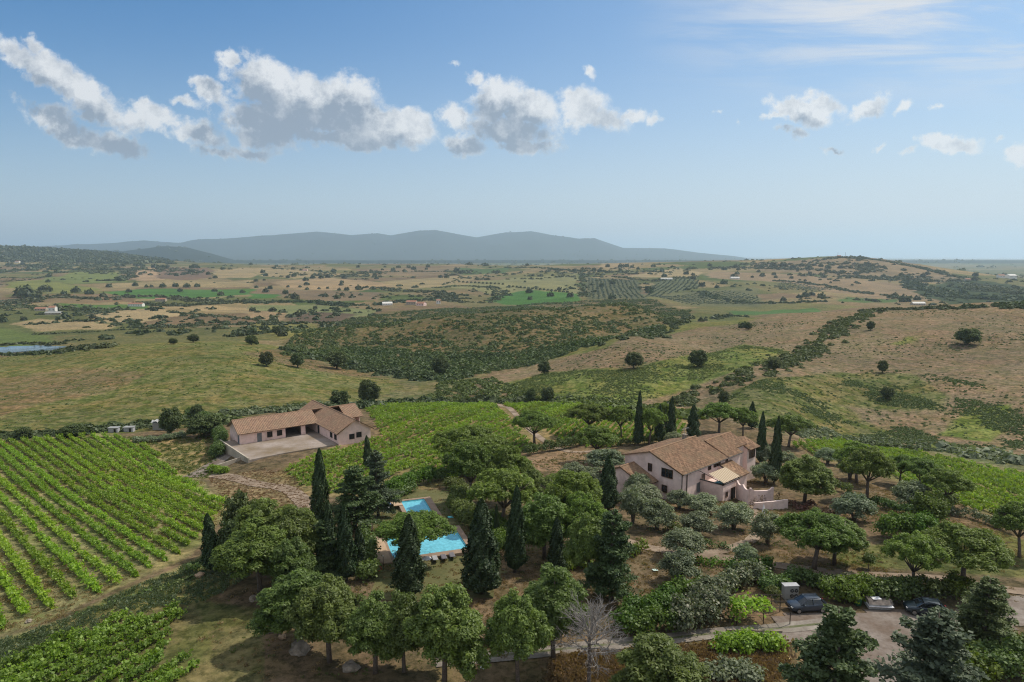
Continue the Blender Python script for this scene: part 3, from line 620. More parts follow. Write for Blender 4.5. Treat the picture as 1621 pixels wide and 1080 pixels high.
for c, tf, pts in [
    ((.165, .155, .070), .95, [(-500, 700), (0, 692), (180, 686), (300, 676), (420, 655), (520, 640), (640, 640), (695, 618), (640, 585), (520, 572), (420, 545), (300, 541), (160, 546), (60, 560), (-100, 566), (-500, 590)]),
    ((.190, .145, .085), .8, [(-300, 640), (0, 600), (120, 580), (230, 590), (180, 620), (60, 640), (0, 660), (-300, 700)]),
    ((.185, .135, .082), .7, [(380, 560), (440, 575), (620, 600), (660, 600), (560, 575), (450, 553)]),
    ((.16, .145, .08), .7, [(530, 640), (700, 640), (780, 585), (700, 605), (640, 560), (480, 545), (460, 560), (600, 590), (640, 612)]),
    ((.150, .118, .070), .8, [(440, 560), (470, 520), (560, 500), (700, 488), (850, 480), (960, 474), (1040, 474), (1100, 492), (1060, 522), (960, 540), (900, 560), (780, 588), (690, 600), (560, 575)]),
    ((.198, .148, .106), .55, [(775, 592), (900, 558), (1000, 534), (1110, 507), (1210, 499), (1340, 491), (1390, 488), (1621, 482), (2000, 480), (2200, 740), (1621, 738), (1450, 715), (1300, 702), (1200, 682), (1060, 650), (900, 640), (780, 628)]),
    ((.150, .165, .060), .9, [(775, 612), (860, 590), (1000, 585), (1110, 560), (1180, 545), (1250, 555), (1180, 585), (1080, 620), (1000, 640), (840, 634)]),
    ((.150, .150, .062), .7, [(880, 560), (1000, 533), (1110, 510), (1200, 503), (1180, 512), (1060, 530), (960, 550), (860, 572)]),
    ((.150, .145, .070), .95, [(1100, 650), (1200, 600), (1330, 590), (1440, 590), (1500, 625), (1480, 650), (1330, 640), (1420, 690), (1300, 690), (1180, 672)]),
    ((.140, .165, .055), .9, [(1540, 645), (1600, 640), (1605, 670), (1560, 700), (1480, 690)]),
    ((.17, .18, .06), .5, [(1405, 545), (1440, 532), (1450, 535), (1425, 546)]),
    ((.18, .175, .10), .6, [(1260, 680), (1330, 688), (1500, 712), (1800, 745), (1800, 765), (1621, 748), (1450, 725), (1280, 700)]),
    # far fields left
    ((.145, .18, .065), .2, [(-200, 515), (0, 519), (60, 528), (95, 541), (50, 549), (-200, 556)]),
    (STRAW, .15, [(18, 512), (60, 505), (140, 507), (182, 515), (170, 522), (60, 525)]), ((.40, .30, .19), .1, [(138, 497), (200, 490), (290, 493), (297, 498), (220, 511), (150, 510)]),
    (STRAW, .2, [(200, 485), (400, 487), (440, 500), (300, 490)]), ((.175, .165, .08), .5, [(95, 535), (150, 527), (380, 518), (485, 513), (450, 538), (330, 540), (150, 546)]),
    ((.25, .175, .11), .2, [(38, 466), (150, 470), (165, 480), (100, 482), (60, 475)]), (BR, .15, [(170, 462), (240, 457), (330, 459), (400, 458), (402, 466), (330, 471), (230, 473), (175, 467)]),
    ((.10, .17, .05), .15, [(90, 480), (230, 483), (230, 489), (100, 489)]),
    ((.22, .225, .08), .15, [(5, 448), (60, 443), (120, 452), (165, 458), (120, 464), (5, 456)]), ((.19, .215, .08), .15, [(68, 441), (140, 430), (190, 432), (202, 446), (120, 450), (70, 444)]),
    ((.42, .28, .19), .05, [(216, 424), (256, 425), (254, 443), (212, 445)]), ((.21, .14, .11), .1, [(256, 423), (330, 424), (335, 440), (280, 444), (255, 441)]),
    (STRAW, .15, [(333, 427), (400, 424), (402, 440), (340, 440)]), ((.34, .26, .16), .2, [(180, 449), (260, 445), (360, 446), (402, 443), (402, 454), (250, 453), (180, 456)]),
    ((.30, .24, .14), .2, [(-100, 402), (60, 405), (150, 413), (150, 421), (60, 419), (-100, 412)]),
    # centre
    (STRAW, .2, [(400, 424), (500, 430), (545, 437), (470, 441), (408, 437)]), ((.38, .265, .17), .15, [(430, 448), (500, 439), (620, 447), (640, 456), (560, 461), (450, 456)]),
    ((.23, .165, .115), .2, [(400, 457), (600, 463), (600, 476), (500, 477), (400, 466)]), (BR, .1, [(396, 465), (446, 467), (440, 472), (396, 473)]), ((.21, .22, .11), .15, [(400, 483), (520, 483), (600, 492), (565, 503), (400, 495)]),
    ((.155, .11, .085), .15, [(460, 501), (500, 494), (562, 498), (550, 508), (460, 512)]), ((.36, .25, .165), .2, [(396, 491), (455, 496), (450, 508), (396, 504)]), ((.24, .215, .085), .3, [(400, 512), (500, 512), (520, 524), (440, 536), (400, 528)]),
    ((.25, .235, .125), .1, [(700, 455), (800, 440), (918, 432), (920, 471), (830, 478), (780, 466)]), (BR, .1, [(780, 467), (840, 459), (920, 467), (918, 477), (800, 483), (768, 477)]),
    ((.25, .18, .12), .2, [(560, 428), (640, 423), (720, 425), (700, 435), (600, 436)]), ((.10, .15, .06), .2, [(720, 424), (800, 424), (800, 432), (730, 436)]),
    ((.33, .255, .155), .2, [(600, 445), (720, 437), (760, 436), (740, 447), (640, 460)]),
    # right of centre
    ((.13, .135, .085), .3, [(930, 438), (1012, 444), (1022, 474), (930, 474)]), ((.14, .15, .09), .2, [(1030, 455), (1070, 436), (1100, 439), (1112, 455), (1060, 465), (1022, 470)]),
    ((.37, .285, .18), .15, [(990, 438), (1040, 428), (1080, 424), (1110, 432), (1100, 440)]), ((.34, .25, .16), .2, [(945, 424), (980, 416), (1008, 420), (1000, 428)]),
    ((.16, .16, .095), .3, [(1020, 466), (1200, 455), (1205, 486), (1090, 484)]), ((.09, .165, .06), .1, [(1150, 492), (1290, 487), (1300, 494), (1160, 498)]),
    ((.30, .215, .15), .2, [(1120, 430), (1200, 432), (1260, 433), (1360, 443), (1450, 455), (1515, 476), (1400, 479), (1350, 466), (1300, 460), (1240, 446), (1120, 440)]),
    ((.27, .20, .14), .3, [(1190, 416), (1260, 412), (1345, 407), (1480, 424), (1530, 445), (1440, 447), (1300, 436), (1200, 428)]),
    ((.06, .08, .04), .3, [(1500, 440), (1560, 444), (1700, 460), (1700, 482), (1500, 482), (1450, 462)]),
    ((.10, .155, .06), .2, [(1340, 470), (1430, 474), (1380, 480), (1330, 478)]),
    # estate
    ((.245, .220, .115), .7, [(-400, 1200), (-400, 1000), (0, 1008), (100, 976), (200, 926), (300, 880), (330, 850), (365, 800), (300, 745), (250, 705), (180, 686), (-400, 692), (-600, 900)]),
    ((.23, .185, .105), .8, [(180, 690), (330, 690), (345, 720), (330, 760), (290, 752), (240, 712)]),
    ((.190, .180, .085), .8, [(-300, 1150), (-300, 1010), (0, 1012), (110, 978), (220, 925), (320, 880), (400, 905), (330, 950), (200, 975), (0, 1070)]),
    ((.145, .135, .070), .7, [(-300, 1250), (0, 1065), (200, 972), (330, 950), (420, 960), (420, 1200)]),
    ((.24, .175, .11), .3, [(330, 755), (420, 745), (500, 745), (520, 700), (590, 700), (470, 760), (500, 800), (500, 850), (430, 800), (350, 790)]),
    ((.25, .185, .105), .5, [(440, 745), (500, 715), (590, 702), (640, 640), (800, 637), (1000, 640), (1090, 668), (1080, 700), (960, 705), (830, 700), (800, 740), (700, 770), (600, 790), (480, 790)]),
    ((.25, .165, .115), .15, [(780, 765), (840, 715), (960, 712), (940, 745), (860, 745)]),
    ((.20, .140, .090), .5, [(690, 1048), (900, 1030), (1150, 1012), (1240, 1010), (1330, 1090), (1300, 1200), (600, 1200)]),
    ((.15, .145, .060), .5, [(1320, 880), (1400, 860), (1500, 850), (1580, 840), (1700, 880), (1700, 925), (1480, 905), (1330, 898)]),
    ((.24, .20, .11), .6, [(1250, 700), (1400, 705), (1621, 745), (1800, 770), (1800, 850), (1621, 832), (1560, 815), (1500, 790), (1420, 760), (1300, 725)]),
    ]: paint(c, tf, pts=pts)
TV = np.stack([TX, TY, TZ], 1).astype(np.float32)
nA, nL_ = len(aa), len(la); ii = (np.arange(nA - 1)[:, None] * nL_ + np.arange(nL_ - 1)[None]).ravel()
TF = np.stack([ii, ii + 1, ii + nL_ + 1, ii + nL_], 1)
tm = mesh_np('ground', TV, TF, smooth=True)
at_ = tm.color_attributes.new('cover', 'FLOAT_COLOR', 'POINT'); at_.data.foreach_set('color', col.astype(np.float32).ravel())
m_, t, b, o = mat('land cover'); M['land'] = m_
vc = t.add('ShaderNodeVertexColor', layer_name='cover'); tc_ = t.add('ShaderNodeTexCoord'); p = tc_.outputs['Object']
n1 = t.noise(p, .02, 6, .6); n2 = t.noise(p, .16, 6, .68); n3 = t.noise(p, 1.1, 5, .7); n4 = t.noise(p, .0022, 7, .62)
c = t.mix(1.0, vc.outputs[0], t.mix(t.mr(n1.outputs[0], .32, .68), (.78, .80, .80), (1.2, 1.17, 1.12)), 'MULTIPLY')
c = t.mix(1.0, c, t.mix(t.mr(n4.outputs[0], .35, .65), (.86, .90, .90), (1.12, 1.08, 1.03)), 'MULTIPLY')
n5 = t.noise(p, .045, 6, .7); c = t.mix(t.m('MULTIPLY', t.mr(n5.outputs[0], .44, .58), vc.outputs[1]), c, t.mix(1.0, c, (1.22, 1.0, .96), 'MULTIPLY'))
gm = t.m('MULTIPLY', t.mr(n2.outputs[0], .46, .55), vc.outputs[1]); c = t.mix(gm, c, t.mix(1.0, c, (.50, .66, .42), 'MULTIPLY'))
n6 = t.noise(p, .42, 6, .75); c = t.mix(t.mr(n6.outputs[0], .40, .60), t.mix(1.0, c, (1.38, 1.34, 1.28), 'MULTIPLY'), t.mix(1.0, c, (.62, .66, .62), 'MULTIPLY'))
c = t.mix(t.m('MULTIPLY', t.mr(n3.outputs[0], .50, .60), .75), c, t.mix(1.0, c, (.50, .55, .50), 'MULTIPLY'))
c = t.mix(t.m('MULTIPLY', t.mr(n3.outputs[0], .28, .42, 1, 0), .35), c, t.mix(1.0, c, (1.35, 1.3, 1.2), 'MULTIPLY'))
t.l.new(c, b.inputs['Base Color']); b.inputs['Roughness'].default_value = 1; b.inputs['Specular IOR Level'].default_value = .05
bp = t.add('ShaderNodeBump'); bp.inputs['Strength'].default_value = .5; bp.inputs['Distance'].default_value = .35; t.l.new(t.m('ADD', n3.outputs[0], n6.outputs[0]), bp.inputs['Height']); t.l.new(bp.outputs[0], b.inputs['Normal'])
tm.materials.append(m_); tag(link('ground', tm), 'rolling soil and grassland', None, kind='structure')
sb = MB().box(-150000, 150000, -60000, 150000, SEA_Z - 2, SEA_Z); tag(sb.obj('sea', M['sea']), 'bright sea on the horizon', None, kind='structure')

def drape(name, poly, mat_, kind='structure', label=None, dz=.06, cell=.8, wob_=.5, ztop=None):
    """a sheet draped on the ground inside a world polygon"""
    P = np.array(poly); x0, y0 = P.min(0) - 1; x1, y1 = P.max(0) + 1
    nx = int((x1 - x0) / cell) + 2; ny = int((y1 - y0) / cell) + 2
    gx, gy = np.meshgrid(np.linspace(x0, x1, nx), np.linspace(y0, y1, ny), indexing='ij')
    cx_ = (gx[:-1, :-1] + gx[1:, 1:]) / 2; cy_ = (gy[:-1, :-1] + gy[1:, 1:]) / 2
    ins = inpoly(cx_ + wob_ * fbm(cx_, cy_, 3, 51, 2), cy_ + wob_ * fbm(cx_, cy_, 3, 52, 2), poly)
    z = H(gx, gy) + dz if ztop is None else np.full(gx.shape, ztop)
    i, j = np.nonzero(ins); f = np.stack([i * ny + j, (i + 1) * ny + j, (i + 1) * ny + j + 1, i * ny + j + 1], 1)
    used, inv = np.unique(f, return_inverse=True); v = np.stack([gx.ravel(), gy.ravel(), z.ravel()], 1)[used]
    return tag(link(name, mesh_np(name, v, inv.reshape(-1, 4), [mat_])), label, None, kind=kind)
def smooth_line(pts, step=1.0):
    P = np.array([(p[0], p[1]) for p in pts], float); out = []
    for i in range(len(P) - 1):
        p0 = P[max(i - 1, 0)]; p1 = P[i]; p2 = P[i + 1]; p3 = P[min(i + 2, len(P) - 1)]; k = max(2, int(np.linalg.norm(p2 - p1) / step))
        for s_ in range(k):
            u = s_ / k; out.append(.5 * (2 * p1 + (p2 - p0) * u + (2 * p0 - 5 * p1 + 4 * p2 - p3) * u * u + (3 * p1 - p0 - 3 * p2 + p3) * u ** 3))
    out.append(P[-1]); return np.array(out)
def ribbon(name, pts, width, mat_, label=None, dz=.09):
    L = smooth_line(wpoly(pts), .8); d = np.gradient(L, axis=0); d /= np.maximum(np.linalg.norm(d, axis=1, keepdims=True), 1e-6); s_ = np.stack([-d[:, 1], d[:, 0]], 1)
    m_ = 7; vs = []; uvs = []; ln = np.r_[0, np.cumsum(np.linalg.norm(np.diff(L, axis=0), axis=1))]
    for k in range(m_):
        u = k / (m_ - 1); wd = width * (1 + .12 * fbm(L[:, 0] + 31 * (k > 3), L[:, 1], 4, 61, 2)); q = L + s_ * (wd * (u - .5))[:, None]
        vs.append(np.c_[q, H(q[:, 0], q[:, 1]) + dz]); uvs.append(np.c_[np.full(len(L), u), ln])
    v = np.stack(vs, 1).reshape(-1, 3); uv = np.stack(uvs, 1).reshape(-1, 2); n_ = len(L)
    i = (np.arange(n_ - 1)[:, None] * m_ + np.arange(m_ - 1)[None]).ravel(); f = np.stack([i, i + 1, i + m_ + 1, i + m_], 1)
    me = mesh_np(name, v, f, [mat_], smooth=True); ul = me.uv_layers.new(name='UVMap'); ul.data.foreach_set('uv', uv[f.ravel()].astype(np.float32).ravel())
    return tag(link(name, me), label, None, kind='structure')
ribbon('track', [(690, 1048), (760, 1042), (860, 1032), (1000, 1018), (1130, 1004), (1230, 996), (1330, 985)], 2.0, M['track'], 'stony two rut track below the pine row')
drape('gravel_yard', wpoly([(1222, 985), (1245, 972), (1320, 972), (1400, 966), (1500, 972), (1560, 952), (1600, 945), (1700, 950), (1700, 985), (1621, 990), (1560, 1030), (1480, 1090), (1340, 1100), (1325, 1040), (1240, 1015)]), M['gravel'], label='grey gravel parking yard')
ribbon('path', [(985, 856), (1040, 870), (1120, 880), (1215, 893), (1300, 905), (1400, 913), (1500, 918), (1600, 935), (1720, 945)], 2.2, M['paledirt'], 'pale dirt path through the garden')
ribbon('drive', [(1185, 800), (1200, 830), (1195, 850), (1160, 868), (1100, 880)], 1.9, M['paledirt'], 'paved drive from the villa terrace')
ribbon('track', [(335, 752), (400, 765), (455, 775), (485, 800), (495, 830)], 3.4, M['paledirt'], 'pale dirt track beside the winery vines')
ribbon('track', [(790, 640), (815, 655), (850, 690), (900, 715), (960, 712)], 2.0, M['paledirt'], 'dirt track between the two middle vineyards')
drape('lawn', wpoly([(585, 905), (640, 880), (750, 880), (800, 905), (780, 945), (700, 955), (590, 948)]), M['lawn'], label='mown lawn below the pool', dz=.05)
drape('lawn', wpoly([(600, 792), (660, 775), (715, 778), (745, 835), (745, 845), (600, 890), (585, 850)]), M['lawn'], label='mown lawn around the small pool', dz=.05)
pondp = wpoly([(-120, 553), (-60, 549), (0, 550), (60, 547), (104, 549), (100, 553), (40, 557), (0, 560), (-90, 562)])
pc = np.mean([H(x, y) for x, y in pondp]); drape('pond', pondp, M['pond'], label='blue grey pond in the valley', cell=4, wob_=2, dz=.25)

# ------------------------------------------------------------------ vineyards
def vine_template(n_, seed):
    rg = np.random.default_rng(seed); P = []; N_ = []
    sh = int(n_ / 5)
    for k in range(sh):
        a = rg.random() * 6.28; base = np.array([rg.normal() * .35, rg.normal() * .12, .7]); tip = base + np.array([math.cos(a) * .30, math.sin(a) * .42, .35 + .75 * rg.random()])
        for j in range(5):
            u = (j + rg.random()) / 5; P.append(base + (tip - base) * u + np.array([0, 0, -.35 * u * u * abs(math.sin(a))]) + rg.normal(size=3) * .09); N_.append([math.cos(a), math.sin(a), .9])
    return np.array(P), np.array(N_)
VT = {}
def vine_row(name, p0, p1, step, nleaf, size, mat_, label, group, wscale=1.0, hscale=1.0, miss=.06):
    d = np.array(p1) - np.array(p0); ln = np.linalg.norm(d); d = d / ln; k = max(2, int(ln / step)); rg = rng
    ang = math.atan2(d[1], d[0]); ca_, sa_ = math.cos(ang), math.sin(ang); Ps = []; Ns = []
    for i in range(k):
        if rg.random() < miss: continue
        s_ = (i + .5 + rg.normal() * .15) * step; x = p0[0] + d[0] * s_; y = p0[1] + d[1] * s_
        key = (nleaf, int(rg.integers(6)));
        if key not in VT: VT[key] = vine_template(nleaf, 900 + key[1])
        P, Nn = VT[key]; g = .62 + .55 * rg.random() + .5 * vn(x / 8, y / 8, 77); fl = 1 if rg.random() < .5 else -1
        q = P * np.array([fl * step * 1.0, wscale * g, hscale * g]); z = H(x, y)
        Ps.append(np.stack([x + q[:, 0] * ca_ - q[:, 1] * sa_ * fl, y + q[:, 0] * sa_ + q[:, 1] * ca_ * fl, z + q[:, 2] - .25], 1)); Ns.append(Nn * np.array([fl, fl, 1]))
    if not Ps: return None
    v, f = leaves(np.vstack(Ps), np.vstack(Ns), size, 1.15, .9)
    o = link(name, mesh_np('foliage', v, f, [mat_])); return tag(o, label, 'vine row', group)
def vineyard(pts, a, b, spacing, step, nleaf, size, mat_, label, group, **kw):
    """rows parallel to the ground line between photo pixels a and b, clipped to the polygon"""
    poly = wpoly(pts); A = G(*a); B = G(*b); d = np.array([B.x - A.x, B.y - A.y]); d /= np.linalg.norm(d); nrm = np.array([-d[1], d[0]])
    P = np.array(poly); s0, s1 = (P @ nrm).min(), (P @ nrm).max(); out = 0; s_ = s0 + spacing * .5
    while s_ < s1:
        ts = []
        for i in range(len(P)):
            q0, q1 = P[i - 1], P[i]; e0, e1 = q0 @ nrm - s_, q1 @ nrm - s_
            if (e0 > 0) != (e1 > 0): ts.append((q0 + (q1 - q0) * e0 / (e0 - e1)) @ d)
        ts.sort()
        for t0, t1 in zip(ts[::2], ts[1::2]):
            t0 += rng.random() * 1.5; t1 -= rng.random() * 2.0
            if t1 - t0 > 3: vine_row('vine_row', nrm * s_ + d * t0, nrm * s_ + d * t1, step, nleaf, size, mat_, label, group, **kw); out += 1
        s_ += spacing
    return out
VL = [(-60, 704), (0, 700), (178, 690), (240, 710), (300, 765), (360, 802), (325, 852), (285, 882), (200, 925), (100, 968), (0, 1002), (-60, 1020)]
nv = vineyard(VL, (15, 817), (137, 942), 2.45, .95, 120, .20, M['vine'], 'long row of bright green grapevines in the open vineyard on the left', 'vine rows of the left vineyard', wscale=1.3, hscale=1.05, miss=.07)
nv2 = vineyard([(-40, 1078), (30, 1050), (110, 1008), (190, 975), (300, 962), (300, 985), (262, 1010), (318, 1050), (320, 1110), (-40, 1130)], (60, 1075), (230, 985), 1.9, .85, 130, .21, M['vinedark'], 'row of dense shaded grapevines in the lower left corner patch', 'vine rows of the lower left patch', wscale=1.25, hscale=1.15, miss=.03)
VMa = [(445, 748), (480, 728), (560, 706), (600, 692), (590, 668), (575, 650), (620, 640), (780, 638), (800, 655), (850, 705), (800, 740), (700, 765), (640, 745), (560, 790), (480, 775)]
nv3 = vineyard(VMa, (600, 700), (780, 645), 2.3, 1.15, 60, .27, M['vinefar'], 'row of green grapevines in the vineyard between winery and umbrella pines', 'vine rows of the middle vineyard', wscale=1.25, miss=.09)
nv4 = vineyard([(795, 638), (900, 640), (1020, 650), (1085, 668), (1080, 690), (950, 712), (890, 700), (850, 672), (815, 652)], (880, 690), (930, 655), 1.9, 1.2, 60, .30, M['vinefar'], 'row of green grapevines in the upper vineyard behind the villa pines', 'vine rows of the upper vineyard', wscale=1.2)
nv5 = vineyard([(1250, 705), (1330, 698), (1440, 715), (1621, 752), (1760, 790), (1760, 850), (1600, 826), (1540, 812), (1470, 780), (1400, 750), (1300, 728)], (1420, 722), (1610, 800), 2.4, 1.1, 65, .25, M['vinefar'], 'row of green grapevines in the vineyard at the right edge', 'vine rows of the right vineyard', wscale=1.15)
print('rows', nv, nv2, nv3, nv4, nv5)

# ------------------------------------------------------------------ roofs and buildings
def roof_plane(p00, p10, p11, p01, mat_, name, parent, pitch=.36, amp=.06, thick=.14, row=.45):
    """corrugated tile sheet: p00-p10 along the eave, p01-p11 along the ridge (may be a trapezium or triangle)"""
    p00, p10, p11, p01 = map(lambda q: np.array(q, float), (p00, p10, p11, p01))
    W = max(np.linalg.norm(p10 - p00), np.linalg.norm(p11 - p01)); D = (np.linalg.norm(p01 - p00) + np.linalg.norm(p11 - p10)) / 2
    e = (p10 - p00) if np.linalg.norm(p10 - p00) > 1e-3 else (p11 - p01); up_ = np.cross(e, (p01 + p11) / 2 - (p00 + p10) / 2); up_ /= np.linalg.norm(up_)
    if up_[2] < 0: up_ = -up_
    ed = e / np.linalg.norm(e); nx = max(6, int(W / pitch) * 6); ny = max(2, int(D / 1.2)); g = np.zeros((nx + 1, ny + 1, 3)); uvg = np.zeros((nx + 1, ny + 1, 2))
    for j in range(ny + 1):
        v_ = j / ny; a = p00 + (p01 - p00) * v_; b_ = p10 + (p11 - p10) * v_; u = np.linspace(0, 1, nx + 1)[:, None]; q = a + (b_ - a) * u
        s_ = (q - p00) @ ed; g[:, j] = q + up_ * (amp * (1 + np.cos(2 * np.pi * s_ / pitch)) * .9)[:, None]; uvg[:, j, 0] = s_ / pitch + .5 + 100; uvg[:, j, 1] = 200 - v_ * D / row
    v = g.reshape(-1, 3); i = (np.arange(nx)[:, None] * (ny + 1) + np.arange(ny)[None]).ravel(); f = np.stack([i, i + ny + 1, i + ny + 2, i + 1], 1); uv = uvg.reshape(-1, 2)
    b0 = len(v); lo = np.array([p00, p10, p11, p01]) - up_ * thick; hi = np.array([p00, p10, p11, p01]) + up_ * .02
    v = np.vstack([v, lo, hi]); uv = np.vstack([uv, np.full((8, 2), 100.5)]); f = np.vstack([f, [[b0 + 3, b0 + 2, b0 + 1, b0]], [[b0 + k, b0 + (k + 1) % 4, b0 + 4 + (k + 1) % 4, b0 + 4 + k] for k in range(4)]])
    me = mesh_np(name, v, f, [mat_]); ul = me.uv_layers.new(name='UVMap'); ul.data.foreach_set('uv', uv[f.ravel()].astype(np.float32).ravel())
    return link(name, me, parent)
def ridge(pts, mat_, parent, r_=.13):
    return MB().tube(pts, r_, 8).obj('ridge_cap', mat_, parent)
def wall_block(prof, axis, c0, c1, mat_, parent, name='wall'):
    return MB().extr(prof, axis, c0, c1).obj(name, mat_, parent)
def window(parent, axis, c, s0, s1, z0, z1, out=-1, mats=('wood', 'glass'), bars=1, name='window', t_=.09):
    """a framed window on the wall plane axis=c; out = sign of the outside direction"""
    f = MB(); e = .08 * out
    def bx(a0, a1, b0, b1, d0, d1, mb):
        if axis == 'y': mb.box(a0, a1, min(c + d0, c + d1), max(c + d0, c + d1), b0, b1)
        else: mb.box(min(c + d0, c + d1), max(c + d0, c + d1), a0, a1, b0, b1)
    bx(s0 - t_, s0, z0 - t_, z1 + t_, -.05 * out, e, f); bx(s1, s1 + t_, z0 - t_, z1 + t_, -.05 * out, e, f)
    bx(s0, s1, z1, z1 + t_, -.05 * out, e, f); bx(s0 - .05, s1 + .05, z0 - t_, z0 - .002, -.05 * out, e * 1.8, f)
    for k in range(bars): q = s0 + (s1 - s0) * (k + 1) / (bars + 1); bx(q - .035, q + .035, z0, z1, -.05 * out, e * .8, f)
    fo = f.obj(name, M[mats[0]], parent); g = MB(); bx(s0, s1, z0, z1, -.04 * out, .02 * out, g); g.obj('pane', M[mats[1]], fo); return fo
def opening(parent, axis, c, s0, s1, z0, z1, out=-1, mat_='dark', name='doorway', frame='wall'):
    g = MB()
    if axis == 'y': g.box(s0, s1, min(c, c + .03 * out), max(c, c + .03 * out), z0, z1)
    else: g.box(min(c, c + .03 * out), max(c, c + .03 * out), s0, s1, z0, z1)
    return g.obj(name, M[mat_], parent)
def boxwalls(parent, mat_, x0, x1, y0, y1, prof_front, open_front=None): pass

# --- villa (local x along the right facade, local y along the gable wall)
AV = math.atan2(.682, .731); gz = float(H(30.3, 117.7)); VB = -4.3
villa = empty('villa', (30.3, 117.7, VB), AV, 'two storey pink villa with terracotta tile roofs and striped balcony awning', 'house')
w0 = -2.0
wall_block([(0, w0), (12.7, w0), (12.7, 6.5), (6.9, 8.15), (0, 5.6)], 'x', 0, 15.1, M['wall'], villa)
wall_block([(.004, w0), (10.5, w0), (10.5, 6.0), (4.9, 7.55), (.004, 5.6)], 'x', 15.1, 20.5, M['wall'], villa)
wall_block([(1.6, w0), (10.5, w0), (10.5, 5.95), (4.9, 7.45), (1.6, 6.0)], 'x', 20.5, 25, M['wall'], villa)
wall_block([(.8, w0), (7, w0), (7, 5.2), (3.6, 6.2), (.8, 5.1)], 'x', 25, 28.5, M['wall'], villa)
wall_block([(5.6, w0), (15.6, w0), (15.6, 3.2), (10.5, 5.2), (5.6, 3.2)], 'x', -4.0, 0, M['wall'], villa, 'annex_wall')
tl = M['tiles']; o_ = .45
rf = roof_plane((-.4, -o_, 5.55), (15.3, -o_, 5.55), (15.3, 6.9, 8.35), (-.4, 6.9, 8.35), tl, 'roof', villa)
ridge([(-.4, 6.9, 8.42), (15.3, 6.9, 8.42)], tl, rf)
ch = MB(); ch.box(11.9, 12.6, 7.2, 7.9, 7.6, 9.1); ch.box(11.8, 12.7, 7.1, 8.0, 9.1, 9.22); ch.obj('chimney', M['stone'], rf)
an = MB(); an.tube([(11.2, 6.9, 8.3), (11.2, 6.9, 11.0)], .035, 5); an.tube([(10.2, 6.9, 10.6), (12.6, 6.9, 10.6)], .025, 4)
for k in range(7): an.tube([(10.3 + .34 * k, 6.5, 10.6), (10.3 + .34 * k, 7.3, 10.6)], .018, 4)
an.tube([(11.2, 6.2, 9.9), (11.2, 7.6, 9.9)], .02, 4); an.obj('antenna', M['greymetal'], rf)
roof_plane((15.3, 13.2, 6.45), (-.4, 13.2, 6.45), (-.4, 6.9, 8.35), (15.3, 6.9, 8.35), tl, 'roof', villa)
rf2 = roof_plane((15.32, -o_, 5.55), (20.9, -o_, 5.55), (20.9, 4.9, 7.75), (15.32, 4.9, 7.75), tl, 'roof', villa)
roof_plane((20.95, 1.1, 6.03), (25.3, 1.1, 6.03), (25.3, 4.9, 7.74), (20.95, 4.9, 7.74), tl, 'roof', villa)
ridge([(15.3, 4.9, 7.82), (25.3, 4.9, 7.82)], tl, rf2)
roof_plane((25.3, 11, 5.9), (15.32, 11, 5.9), (15.32, 4.9, 7.75), (25.3, 4.9, 7.75), tl, 'roof', villa)
rf3 = roof_plane((24.9, .2, 4.95), (29.2, .2, 4.95), (28.9, 3.6, 6.5), (24.9, 3.6, 6.5), tl, 'roof', villa)
roof_plane((28.9, 7.3, 5.15), (24.9, 7.3, 5.15), (24.9, 3.6, 6.5), (28.9, 3.6, 6.5), tl, 'roof', villa)
ra = roof_plane((-4.4, 4.9, 3.1), (-.02, 4.9, 3.1), (-.02, 10.5, 5.45), (-4.4, 10.5, 5.45), tl, 'roof', villa)
ridge([(-4.4, 10.5, 5.5), (-.05, 10.5, 5.5)], tl, ra)
roof_plane((-.02, 16.1, 3.1), (-4.4, 16.1, 3.1), (-4.4, 10.5, 5.45), (-.02, 10.5, 5.45), tl, 'roof', villa)
# lean-to roof right of the balcony
roof_plane((11.9, -4.0, 3.0), (17.0, -4.0, 3.0), (17.0, -.03, 4.7), (12.6, -.03, 4.7), tl, 'roof', villa)
wall_block([(-3.6, w0), (0, w0), (0, 4.5), (-3.6, 2.95)], 'x', 12.3, 16.7, M['wall'], villa)
# gable windows
window(villa, 'x', 0, 6.5, 7.25, 4.65, 5.95, -1, bars=1); window(villa, 'x', 0, 2.0, 4.25, 4.3, 5.75, -1, bars=2); window(villa, 'x', 0, 3.1, 4.1, 1.4, 2.6, -1)
window(villa, 'y', 0, 8.7, 9.6, 4.5, 5.3, -1, bars=0); window(villa, 'y', 0, 10.7, 12.9, 4.6, 5.3, -1, bars=2); window(villa, 'y', 0, 15.0, 15.6, 4.5, 5.4, -1, bars=0)
sh_ = window(villa, 'y', 0, 5.0, 6.0, 1.1, 2.7, -1, mats=('shutter', 'shutter'), bars=1)
window(villa, 'y', .8, 25.8, 28, 3.0, 4.4, -1, bars=2)
for x_, y_ in ((-.10, -.10), (1.5, -.10)): MB().tube([(x_, y_, -1), (x_, y_, 5.5)], .085, 8).obj('downpipe', M['gutter'], villa)
MB().tube([(-.3, -.52, 5.5), (20.7, -.52, 5.5)], .09, 6).obj('gutter', M['gutter'], villa)
MB().box(-.3, 12.3, -.4, -.36, 5.38, 5.5).obj('fascia', M['wood'], villa)
